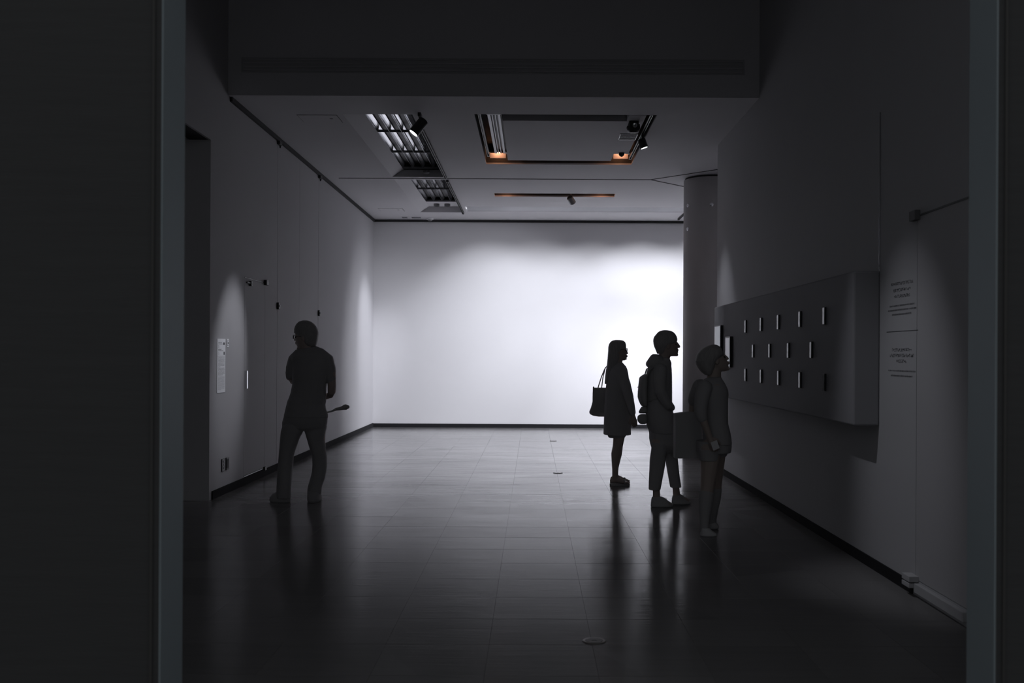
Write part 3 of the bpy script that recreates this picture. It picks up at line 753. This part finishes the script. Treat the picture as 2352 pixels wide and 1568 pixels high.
f.stack(b, [(300, 220, 295, .10), (340, 195, 325, .16), (400, 185, 340, .17), (550, 190, 345, .145), (700, 185, 340, .14), (850, 175, 345, .16), (930, 185, 345, .15)])
for s, o_ in ((-1, -8), (1, 8)):
    f.tube(b, [(268+o_, 900, s*.085, .082), (272+o_, 1000, s*.085, .066), (258+o_, 1100, s*.085, .056), (246+o_, 1180, s*.085, .060), (239+o_, 1250, s*.085, .048), (233+o_, 1320, s*.085, .036), (231+o_, 1380, s*.085, .032), (231+o_, 1430, s*.085, .036)])
    f.tube(b, [(200+o_, 1444, s*.085, .026, .030), (232+o_, 1428, s*.085, .034, .032), (275+o_, 1440, s*.088, .030, .038), (315+o_, 1454, s*.090, .020, .044), (338+o_, 1460, s*.092, .014, .046)])
    for q in range(5):
        f.tube(b, [(325+o_, 1462, s*.092+(q-2)*.018, .011), (352+o_-abs(q-1)*4, 1456, s*.092+(q-2)*.019, .012), (370+o_-abs(q-1)*6, 1464, s*.092+(q-2)*.019, .010)], n=8)
    f.tube(b, [(285, 375, s*.165, .05), (320, 500, s*.20, .042), (345, 610, s*.215, .036), (375, 720, s*.205, .029), (392, 790, s*.19, .025)])
    x, z = f.P(393, 790); hand(b, (x, s*.19, z), (0.18, 0, -1), (-.3, -s, 0), 0.95, 0.45, 1 if s > 0 else -1)
grow(b, 'body', 'skin', p, 0.0045, 2)
b = MB()
f.stack(b, [(270, 238, 303, .06), (288, 222, 320, .10), (308, 198, 337, .145), (335, 175, 350, .18), (380, 160, 360, .19), (450, 147, 370, .185), (520, 138, 374, .18), (600, 130, 378, .18), (700, 124, 380, .185), (830, 119, 384, .195), (900, 117, 385, .20), (990, 113, 388, .205)])
for s in (-1, 1):
    f.tube(b, [(280, 370, s*.155, .060), (315, 480, s*.20, .060), (346, 600, s*.22, .054), (374, 710, s*.208, .042), (386, 765, s*.195, .038)])
grow(b, 'coat', 'coat', p, 0.007, 3)
b = MB(); f.stack(b, [(940, 160, 345, .16), (980, 152, 345, .165), (1014, 160, 330, .165), (1021, 166, 215, .08)]); grow(b, 'skirt', 'skirt', p, 0.008, 2)
b = MB()
f.stack(b, [(45, 235, 275, .025), (51, 205, 310, .05), (64, 185, 330, .07), (85, 170, 338, .080), (108, 163, 341, .083), (122, 161, 338, .085), (150, 160, 305, .086), (185, 158, 285, .086), (225, 155, 272, .083), (265, 151, 260, .080), (305, 146, 248, .086), (350, 138, 235, .09), (400, 131, 215, .085), (450, 127, 190, .07), (485, 125, 165, .04)])
grow(b, 'hair', 'hair', p, 0.005, 2)
glasses(f, p, 354, 147, 1, .024, .019, (262, 142))
for s in (-1, 1):
    e = MB(); f.ball(e, 331, 149, s*.029, (.009, .011, .009)); e.obj('eye', 'eye_dark', p, smooth=True)
    sd = MB(); o_ = s*8
    f.stack(sd, [(1470, 178+o_, 374+o_, .048), (1474, 176+o_, 380+o_, .05), (1488, 178+o_, 376+o_, .048)], dy=s*.088, ex=3, ground=True)
    sd = sd.obj('sandal', 'leather', p, bevel=0.003)
    st = MB(); X, Z = f.P(322+o_, 1440)
    st.tube([(X, s*.088+math.cos(t)*.056, Z-.042+math.sin(t)*.048, .006, .014) for t in [math.pi*k/10 for k in range(11)]], 8); st.obj('strap', 'leather', sd)

t = thing('tote_bag', (0.97, 11.2, 0), 'dark tote bag hanging by two straps behind the long-haired person', 'bag')
b = MB(); T = (1330, 740, 3.016)
f.stack(b, [(458, 106, 262, .045), (470, 105, 262, .05), (560, 103, 270, .06), (600, 92, 280, .065), (632, 79, 285, .07), (646, 86, 285, .065), (656, 104, 280, .055), (663, 140, 265, .04)], dy=.285, T=T, ex=3.2)
bb = grow(b, 'bag_body', 'leather', t, 0.006, 2)
b = MB(); f.stack(b, [(450, 105, 114, .012), (462, 104, 116, .012)], dy=.25, T=T); b.obj('corner_tab', 'leather', t)
for x, dy in ((140, .245), (170, .33)):
    b = MB(); f.tube(b, [(x, 462, dy, .006), ((x+186)/2+2, 380, dy*.9+.01, .006), (190, 318, .20, .006), (205, 300, .17, .006), (222, 318, .20, .006), (x+70, 462, dy, .006)], T=T, n=8); b.obj('strap', 'leather', t, smooth=True)

# ---- person 2: hooded jacket, backpack
A2 = (1450, 750, 6.535); B2 = (1450, 960, 7.13)
f = Fig(9.65, 1.29, A2)
p = thing('person', (1.29, 9.65, 0), 'person with short hair in a hooded jacket and cropped trousers, wearing a backpack', 'person', 'visitors in the gallery')
b = MB()
f.stack(b, [(90, 430, 600, .04), (120, 390, 645, .058), (160, 375, 662, .068), (200, 370, 670, .073), (240, 372, 680, .075), (280, 380, 690, .074), (310, 390, 694, .071), (340, 405, 697, .066), (370, 435, 695, .06), (400, 475, 696, .053), (425, 525, 697, .045), (444, 560, 688, .03)], face=1)
f.tube(b, [(678, 240, 0, .011), (700, 272, 0, .013), (713, 298, 0, .016)], n=8)
f.ball(b, 697, 349, 0, (.011, .021, .008)); f.ball(b, 694, 381, 0, (.010, .019, .007)); f.ball(b, 684, 422, 0, (.014, .020, .014))
for s in (-1, 1): f.ball(b, 540, 290, s*.076, (.018, .009, .032))
f.tube(b, [(510, 390, 0, .056), (490, 470, 0, .058), (460, 560, 0, .07)])
f.stack(b, [(540, 330, 560, .12), (650, 270, 580, .18), (850, 260, 585, .17), (1100, 260, 585, .15), (1350, 265, 610, .16), (1560, 300, 660, .165)])
f.tube(b, [(440, 1450, -.08, .075), (445, 1550, -.085, .07)]); f.tube(b, [(560, 1450, .08, .075), (600, 1550, .085, .07)])
f.tube(b, [(430, 380, -.09, .070), (420, 600, -.09, .062), (400, 800, -.09, .058), (385, 1000, -.09, .050), (392, 1160, -.09, .034), (395, 1290, -.09, .036)], T=B2)
f.tube(b, [(400, 1330, -.09, .030, .034), (480, 1350, -.09, .030, .038), (560, 1375, -.092, .020, .04), (610, 1383, -.094, .014, .035)], T=B2)
f.tube(b, [(640, 380, .09, .070), (670, 600, .09, .062), (695, 800, .09, .058), (720, 1000, .09, .050), (752, 1160, .09, .034), (765, 1280, .09, .036)], T=B2)
f.tube(b, [(770, 1320, .09, .030, .034), (850, 1340, .09, .030, .038), (930, 1362, .092, .020, .04), (960, 1370, .094, .014, .035)], T=B2)
for s in (-1, 1):
    f.tube(b, [(400, 640, s*.175, .05), (385, 800, s*.22, .045), (395, 960, s*.24, .038), (460, 1080, s*.21, .032), (510, 1140, s*.17, .027)])
    x, z = f.P(510, 1140); hand(b, (x, s*.17, z), (0.6, -s*.5, -.6), (0, -s, -.2), 0.9, 0.5, 1 if s > 0 else -1)
grow(b, 'body', 'skin', p, 0.0045, 2)
b = MB()
f.stack(b, [(478, 420, 562, .065), (510, 345, 577, .10), (560, 305, 590, .14), (600, 275, 598, .17), (650, 243, 600, .20), (710, 228, 603, .205), (850, 218, 606, .195), (1000, 217, 607, .185), (1120, 217, 607, .185), (1200, 218, 613, .19), (1300, 220, 627, .195), (1400, 222, 641, .2), (1464, 229, 657, .2), (1540, 255, 672, .195), (1588, 280, 680, .19)])
for s in (-1, 1):
    f.tube(b, [(400, 640, s*.175, .068), (383, 800, s*.225, .062), (392, 960, s*.245, .056), (460, 1085, s*.222, .050), (520, 1165, s*.19, .046), (575, 1205, s*.14, .036)])
f.stack(b, [(412, 325, 392, .06), (425, 302, 440, .085), (450, 282, 470, .11), (490, 255, 480, .135), (540, 222, 450, .14), (580, 222, 420, .13), (604, 240, 380, .10)])
f.tube(b, [(500, 500, -.06, .03), (545, 520, -.07, .025), (572, 560, -.06, .016)]); f.tube(b, [(500, 500, .06, .03), (545, 520, .07, .025), (572, 560, .06, .016)])
grow(b, 'hooded_jacket', 'hoodie', p, 0.007, 3)
b = MB()
f.stack(b, [(40, 290, 705, .17), (150, 275, 742, .175), (250, 296, 762, .175), (330, 294, 768, .165), (420, 310, 770, .155), (500, 335, 750, .125), (570, 390, 700, .08)], T=B2)
f.stack(b, [(380, 306, 560, .08), (460, 314, 556, .082), (560, 300, 552, .082), (650, 286, 544, .08), (760, 282, 530, .078), (900, 275, 505, .075), (1020, 270, 482, .072), (1140, 266, 460, .070), (1152, 272, 458, .068)], dy=-.09, T=B2)
f.stack(b, [(380, 540, 770, .08), (460, 548, 770, .082), (560, 556, 772, .082), (650, 570, 778, .08), (760, 588, 790, .078), (900, 612, 805, .075), (1020, 634, 822, .072), (1140, 655, 840, .070), (1152, 658, 838, .068)], dy=.09, T=B2)
grow(b, 'trousers', 'trousers', p, 0.006, 5)
for s, rows, lx in ((-1, [(1404, 303, 652), (1388, 299, 664), (1362, 300, 666), (1340, 302, 645), (1315, 304, 598), (1285, 308, 560), (1255, 316, 520), (1238, 326, 480)], 560), (1, [(1388, 684, 985), (1372, 681, 1000), (1346, 682, 1000), (1324, 683, 980), (1300, 685, 950), (1275, 690, 900), (1250, 697, 875), (1232, 705, 850)], 910)):
    b = MB(); wd = (.040, .046, .046, .044, .042, .040, .038, .034)
    f.stack(b, [(r[0], r[1], r[2], w) for r, w in zip(rows, wd)], dy=s*.09, T=B2, ground=True)
    sh = grow(b, 'shoe', 'shoe', p, 0.005, 2)
    b = MB(); X, Z = f.P(lx, rows[4][0]-28, B2); X -= .012; Z -= .016
    b.tube([(X+.012*math.cos(t), s*.09, Z+.016*math.sin(t), .0022) for t in [6.28318*k/14 for k in range(14)]], 6, closed=True)
    for q in range(3): b.tube([(X-.02-.014*q, s*.09-.03, Z+.006+.008*q, .002), (X-.02-.014*q, s*.09, Z+.012+.009*q, .002), (X-.02-.014*q, s*.09+.03, Z+.006+.008*q, .002)], 6)
    b.obj('laces', 'leather', sh)
b = MB()
f.stack(b, [(52, 480, 540, .03), (64, 430, 600, .058), (88, 395, 640, .074), (112, 375, 662, .081), (148, 345, 682, .087), (185, 330, 691, .088), (212, 329, 688, .088), (230, 330, 680, .088), (262, 334, 630, .087), (300, 345, 570, .082), (340, 362, 525, .07), (380, 378, 505, .058), (408, 390, 480, .05)])
grow(b, 'hair', 'hair', p, 0.005, 2)
for s in (-1, 1):
    e = MB(); f.ball(e, 658, 264, s*.030, (.010, .011, .009)); e.obj('eye', 'eye_dark', p, smooth=True)

t = thing('backpack', (1.29, 9.65, 0), 'dark backpack worn by the hooded-jacket person', 'bag')
b = MB()
f.stack(b, [(712, 200, 245, .08), (735, 163, 245, .12), (765, 128, 240, .135), (850, 117, 236, .145), (950, 108, 234, .145), (1050, 101, 234, .145), (1110, 115, 234, .14), (1160, 138, 234, .125), (1192, 156, 234, .10)], ex=2.8)
grow(b, 'pack_body', 'nylon', t, 0.006, 2)
b = MB(); f.stack(b, [(1195, 152, 232, .05), (1235, 125, 232, .06), (1275, 105, 230, .06), (1297, 115, 226, .04)], dy=-.03); grow(b, 'lower_flap', 'nylon', t, 0.006, 2)
b = MB(); f.stack(b, [(1306, 140, 222, .03), (1320, 105, 228, .05), (1345, 84, 230, .058), (1400, 82, 232, .06), (1438, 106, 230, .05), (1457, 132, 200, .02)], dy=-.05); grow(b, 'hanging_pouch', 'nylon', t, 0.006, 2)
b = MB(); f.tube(b, [(120, 880, 0, .005), (106, 902, 0, .004), (93, 911, 0, .003)], n=8); b.obj('zip_pull', 'nylon', t)
for s in (-1, 1):
    b = MB(); f.tube(b, [(215, 750, s*.11, .006, .022), (255, 640, s*.135, .006, .022), (330, 585, s*.14, .006, .022), (450, 562, s*.135, .006, .022), (545, 610, s*.135, .006, .022), (568, 720, s*.14, .005, .020), (560, 900, s*.15, .005, .016), (400, 1050, s*.20, .005, .012), (235, 1110, s*.13, .005, .012)], n=10); b.obj('shoulder_strap', 'nylon', t, smooth=True)

# ---- person 3: bob hair, shorts, looking up at the display
A3 = (1550, 780, 6.533); B3 = (1550, 1000, 6.03)
f = Fig(8.2, 1.46, A3)
p = thing('person', (1.46, 8.2, 0), 'person with bobbed hair in a dark top and shorts looking up at the display panel', 'person', 'visitors in the gallery')
b = MB()
f.stack(b, [(130, 480, 650, .05), (180, 450, 700, .063), (230, 440, 736, .070), (280, 442, 764, .072), (320, 452, 786, .070), (350, 467, 798, .066), (390, 492, 804, .06), (430, 535, 806, .05), (458, 592, 798, .034), (474, 645, 755, .02)], face=1)
f.tube(b, [(748, 236, 0, .009), (775, 262, 0, .010), (790, 284, 0, .012)], n=8)
f.ball(b, 803, 334, 0, (.010, .020, .007)); f.ball(b, 806, 356, 0, (.010, .018, .007)); f.ball(b, 798, 436, 0, (.014, .02, .014))
for s in (-1, 1): f.ball(b, 610, 320, s*.074, (.018, .009, .030))
f.tube(b, [(610, 430, 0, .05), (600, 500, 0, .052), (585, 600, 0, .062)])
f.stack(b, [(590, 470, 690, .10), (670, 390, 735, .155), (800, 370, 770, .165), (1000, 400, 770, .15), (1250, 440, 770, .145), (1450, 450, 800, .16), (1600, 460, 800, .155)])
f.tube(b, [(470, 150, -.085, .085), (465, 300, -.09, .078), (440, 500, -.105, .066), (415, 690, -.12, .056), (390, 870, -.135, .054), (372, 1040, -.15, .042), (362, 1190, -.165, .032), (362, 1285, -.17, .034)], T=B3)
f.tube(b, [(365, 1292, -.17, .024, .034), (430, 1298, -.172, .022, .038), (490, 1310, -.175, .014, .036)], T=B3)
f.tube(b, [(610, 150, .085, .085), (628, 300, .09, .062), (622, 500, .105, .052), (612, 690, .12, .046), (598, 860, .135, .050), (580, 1030, .15, .042), (566, 1180, .165, .034), (562, 1285, .17, .034)], T=B3)
f.tube(b, [(565, 1292, .17, .024, .034), (605, 1298, .172, .022, .038), (632, 1310, .175, .014, .036)], T=B3)
f.tube(b, [(400, 700, -.155, .05), (350, 850, -.19, .044), (322, 1010, -.21, .038), (360, 1180, -.215, .032), (420, 1340, -.21, .027), (455, 1430, -.205, .024)])
x, z = f.P(455, 1430); hand(b, (x, -.205, z), (0.45, 0, -1), (0.3, 1, 0), 0.95, 0.55, 1)
f.tube(b, [(430, 700, .155, .05), (370, 850, .20, .044), (345, 960, .24, .036), (335, 1050, .262, .028), (325, 1085, .266, .024)])
x, z = f.P(325, 1085); hand(b, (x, .266, z), (-0.05, 0, -1), (-1, 0, 0), 0.85, 1.1, 1)
grow(b, 'body', 'skin_dimmed', p, 0.0045, 2)
b = MB()
f.stack(b, [(555, 515, 692, .07), (590, 445, 706, .10), (630, 395, 733, .13), (670, 355, 754, .155), (740, 335, 785, .17), (800, 328, 796, .175), (900, 338, 791, .17), (1100, 395, 788, .16), (1250, 415, 790, .165), (1400, 425, 826, .17), (1500, 432, 842, .172), (1560, 440, 846, .17)])
f.tube(b, [(400, 700, -.15, .064), (345, 850, -.19, .060), (318, 1010, -.21, .054), (330, 1110, -.213, .048), (345, 1150, -.214, .046)])
f.tube(b, [(430, 700, .15, .064), (372, 850, .20, .058), (350, 940, .232, .050)])
grow(b, 'top', 'cloth_dimmed', p, 0.007, 3)
b = MB()
f.stack(b, [(70, 300, 776, .165), (150, 300, 780, .17), (230, 305, 768, .165)], T=B3)
f.stack(b, [(180, 310, 600, .085), (250, 312, 590, .088), (330, 320, 575, .088)], dy=-.085, T=B3)
f.stack(b, [(180, 500, 776, .085), (240, 505, 766, .088), (300, 510, 735, .088)], dy=.085, T=B3)
grow(b, 'shorts', 'cloth_dimmed', p, 0.006, 5)
for s, pts in ((-1, [(402, 770, -.128, .060), (384, 930, -.14, .055), (370, 1060, -.152, .044), (363, 1190, -.165, .037), (362, 1270, -.17, .038)]), (1, [(606, 770, .127, .053), (592, 900, .138, .053), (578, 1040, .15, .045), (566, 1180, .165, .039), (562, 1270, .17, .039)])):
    b = MB(); f.tube(b, pts, T=B3); grow(b, 'sock', 'cloth_dimmed', p, 0.006, 1)
for s, rows in ((-1, [(1412, 302, 520), (1398, 298, 526), (1376, 300, 520), (1350, 304, 480), (1320, 308, 440), (1300, 312, 420)]), (1, [(1330, 500, 650), (1316, 497, 662), (1294, 499, 662), (1266, 503, 645), (1240, 508, 625), (1220, 512, 615)])):
    b = MB(); f.stack(b, [(r[0], r[1], r[2], w) for r, w in zip(rows, (.042, .047, .046, .044, .041, .038))], dy=s*.172, T=B3, ground=True)
    sh = grow(b, 'shoe', 'shoe_pale' if s < 0 else 'shoe', p, 0.005, 2)
    b = MB(); X, Z = f.P((rows[3][1]+rows[3][2])/2+40, rows[3][0]+6, B3); Z = .052
    for q in range(3): b.tube([(X-.014*q, s*.172-.03, Z+.004*q, .002), (X-.014*q, s*.172, Z+.006+.005*q, .002), (X-.014*q, s*.172+.03, Z+.004*q, .002)], 6)
    b.obj('laces', 'paper_white', sh)
b = MB()
f.stack(b, [(72, 560, 612, .03), (84, 510, 645, .06), (100, 470, 668, .08), (120, 430, 690, .095), (150, 395, 706, .103), (190, 352, 722, .107), (222, 334, 732, .108), (250, 320, 700, .108), (320, 306, 640, .107), (360, 318, 612, .103), (410, 342, 592, .098), (450, 370, 572, .09), (490, 405, 556, .08), (530, 460, 542, .06)])
grow(b, 'hair', 'hair_dimmed', p, 0.005, 2)
for s in (-1, 1):
    e = MB(); f.ball(e, 734, 262, s*.029, (.010, .011, .009)); e.obj('eye', 'eye_dark', p, smooth=True)
# shopping bag in the far hand, folded leaflet in the near hand
t = thing('shopping_bag', (1.46, 8.2, 0), 'stiff dark paper shopping bag carried by the bob-haired person', 'bag')
b = MB()
x0, z0 = f.P(62, 1135); x1, _ = f.P(470, 1135); _, z1 = f.P(62, 1820)
zt = f.P(225, 1112)[1]
b.prism([(x0, z1), (x1, z1), (x1, zt+.006), (x0+.09, zt), (x0, z0)], 1, .20, .33)
b.obj('bag_body', 'paper_bag', t, bevel=0.003)
X = f.P(325, 1085)[0]; zz = f.P(325, 1165)[1]+0.03
for dy in (.215, .315):
    b = MB(); b.tube([(X-.05, dy, zt-.03, .003), (X-.035, dy*.5+.133, zz, .003), (X+.035, dy*.5+.133, zz, .003), (X+.05, dy, zt-.03, .003)], 6); b.obj('handle', 'leather', t, smooth=True)
t = thing('leaflet', (1.46, 8.2, 0), 'small pale folded leaflet in the bob-haired person\'s hand', 'leaflet')
c = [f.P(418, 60, B3), f.P(500, 25, B3), f.P(535, 130, B3), f.P(455, 165, B3)]
b = MB(); b.prism(c, 1, -.256, -.252); o = b.obj('sheet', 'paper_white', t)
b = MB(); b.prism([(x+.004, z-.003) for x, z in c], 1, -.251, -.248); b.obj('back_sheet', 'paper_white', t)

# ---- person 4: T-shirt and glasses, seen from behind at the left
f = Fig(9.75, -2.30, (600, 720, 3.409))
p = thing('person', (-2.30, 9.75, 0), 'person in a short-sleeved shirt and glasses seen from behind, facing the left wall', 'person', 'visitors in the gallery')
b = MB()
f.stack(b, [(90, 292, 400, .05), (120, 274, 424, .066), (150, 268, 434, .073), (180, 266, 438, .075), (205, 267, 434, .073), (230, 271, 424, .068), (252, 279, 410, .06), (272, 289, 388, .048), (285, 303, 352, .03)], face=-1)
f.tube(b, [(268, 180, .01, .007), (263, 197, .012, .008), (260, 208, .012, .009)], n=8)
f.ball(b, 270, 228, .01, (.010, .018, .006)); f.ball(b, 273, 238, .01, (.010, .017, .006)); f.ball(b, 288, 272, .005, (.014, .018, .012))
for s in (-1, 1): f.ball(b, 345, 190, s*.076, (.018, .009, .032))
f.tube(b, [(360, 240, 0, .056), (362, 275, 0, .058), (366, 320, 0, .07)])
f.stack(b, [(300, 300, 450, .07), (340, 262, 500, .10), (420, 250, 530, .115), (550, 255, 505, .105), (680, 222, 495, .11), (800, 195, 505, .12), (880, 185, 500, .12)])
f.tube(b, [(258, 370, .0, .052), (232, 440, .02, .046), (216, 500, .05, .040), (222, 530, .14, .034), (238, 545, .24, .028)])
x, z = f.P(240, 546); hand(b, (x, .25, z), (0.4, 1, 0.1), (1, 0, .4), 1.0, 0.6, -1)
f.tube(b, [(528, 380, 0, .054), (550, 470, -.02, .046), (556, 560, -.02, .042), (552, 610, 0, .040), (530, 638, .07, .034), (490, 652, .16, .029), (450, 665, .21, .026)])
x, z = f.P(446, 668); hand(b, (x, .215, z), (-.9, .25, -.35), (-.2, 1, 0), 1.0, 0.7, 1)
f.tube(b, [(250, 850, 0, .09), (235, 980, -.02, .075), (205, 1120, -.03, .060), (192, 1260, -.03, .054), (182, 1370, -.03, .040), (180, 1425, -.03, .040)])
f.tube(b, [(185, 1444, -.03, .028), (130, 1448, -.02, .026, .036), (95, 1456, -.02, .016, .034)])
f.tube(b, [(430, 850, 0, .09), (440, 990, .02, .072), (454, 1120, .04, .060), (448, 1250, .03, .054), (420, 1370, 0, .040), (412, 1425, 0, .040)])
f.tube(b, [(410, 1444, -.02, .028), (405, 1447, .08, .026, .036), (402, 1456, .15, .016, .03)])
grow(b, 'body', 'skin', p, 0.0045, 2)
b = MB()
f.stack(b, [(266, 335, 418, .06), (288, 302, 445, .078), (308, 270, 484, .098), (335, 247, 515, .112), (370, 238, 535, .12), (430, 240, 540, .125), (500, 243, 525, .122), (550, 246, 512, .118), (620, 232, 506, .118), (655, 220, 505, .12), (682, 208, 507, .124), (705, 202, 501, .125), (745, 192, 506, .13), (795, 180, 523, .136), (812, 180, 522, .136)])
f.tube(b, [(345, 295, 0, .05), (300, 322, 0, .062), (262, 362, .0, .066), (236, 430, .02, .060), (216, 488, .03, .040)])
f.tube(b, [(222, 470, .03, .050), (214, 494, .035, .036)])
f.tube(b, [(400, 285, 0, .05), (455, 318, 0, .066), (512, 368, 0, .074), (537, 440, -.01, .062), (549, 520, -.02, .050)])
grow(b, 'shirt', 'cloth_dimmed', p, 0.006, 4)
b = MB()
f.stack(b, [(760, 188, 512, .125), (800, 181, 520, .132), (850, 166, 517, .13), (890, 166, 503, .118), (915, 210, 470, .085)])
f.stack(b, [(850, 200, 340, .09), (885, 172, 340, .10), (920, 161, 330, .10), (980, 155, 301, .095), (1050, 150, 276, .09), (1110, 145, 257, .086), (1250, 133, 246, .078), (1400, 125, 236, .072), (1440, 123, 238, .07)], dy=-.025)
f.stack(b, [(880, 325, 512, .10), (920, 338, 500, .10), (990, 359, 494, .095), (1060, 379, 501, .09), (1120, 398, 509, .086), (1180, 400, 511, .084), (1235, 397, 506, .08), (1285, 384, 498, .076), (1335, 369, 478, .072), (1365, 362, 468, .07), (1385, 360, 471, .07), (1405, 358, 468, .068), (1420, 360, 455, .066)], dy=.02)
grow(b, 'trousers', 'cloth_dimmed', p, 0.006, 5)
for rows, dy, lz in (([(1496, 78, 232, .045), (1480, 70, 238, .05), (1455, 74, 238, .05), (1432, 95, 238, .046), (1410, 130, 236, .042)], -.025, (118, 1440)), ([(1496, 362, 455, .12, .05), (1480, 356, 462, .13, .05), (1455, 357, 462, .125, .045), (1432, 360, 460, .09, .02), (1410, 364, 456, .06, 0)], .0, (408, 1440))):
    b = MB(); f.stack(b, rows, dy=dy, ground=True); sh = grow(b, 'shoe', 'cloth_dimmed', p, 0.006, 2)
    b = MB(); X, Z = f.P(*lz); q = dy if dy < 0 else .1
    for k in range(3): b.tube([(X+.014*k, q-.03, Z+.006*k, .002), (X+.014*k, q, Z+.010+.006*k, .002), (X+.014*k, q+.03, Z+.006*k, .002)], 6)
    b.obj('laces', 'leather', sh)
b = MB()
f.stack(b, [(53, 325, 362, .03), (63, 296, 392, .055), (80, 278, 414, .072), (100, 266, 431, .08), (122, 259, 442, .085), (150, 258, 450, .087), (162, 275, 451, .088), (200, 312, 446, .086), (235, 335, 437, .078), (254, 352, 428, .06)])
grow(b, 'hair', 'hair_dimmed', p, 0.005, 2)
glasses(f, p, 250, 184, -1, .024, .020, (345, 180))
for s in (-1, 1):
    e = MB(); f.ball(e, 277, 185, s*.029, (.010, .011, .009)); e.obj('eye', 'eye_dark', p, smooth=True)
t = thing('folded_umbrella', (-2.30, 9.75, 0), 'short folded umbrella with a thick end held at the left person\'s waist', 'umbrella')
b = MB(); f.tube(b, [(405, 800, .21, .0075), (455, 788, .21, .008), (510, 776, .21, .0085), (535, 766, .21, .011), (555, 757, .21, .0145)], n=14); b.obj('shaft', 'nylon', t, smooth=True)
b = MB(); f.tube(b, [(553, 757, .21, .0145), (575, 754, .21, .016), (598, 749, .21, .019), (620, 742, .21, .026), (634, 740, .21, .028), (646, 739, .21, .020)], n=14); b.obj('handle', 'leather', t, smooth=True)

# ------------------------------------------------------------------ turn the grown figures into plain meshes
bpy.context.view_layer.update()
dg = bpy.context.evaluated_depsgraph_get()
done = []
for o in REMESH:
    done.append((o, bpy.data.meshes.new_from_object(o.evaluated_get(dg))))
for o, me in done:
    old = o.data; o.modifiers.clear(); o.data = me; me.name = o.name
    if not me.materials:
        me.materials.append(old.materials[0])
    me.shade_smooth()
for o in bpy.data.objects:
    if o.name.startswith('shaft') and o.parent and o.parent.name.startswith('column'): 
        o.data.shade_smooth()
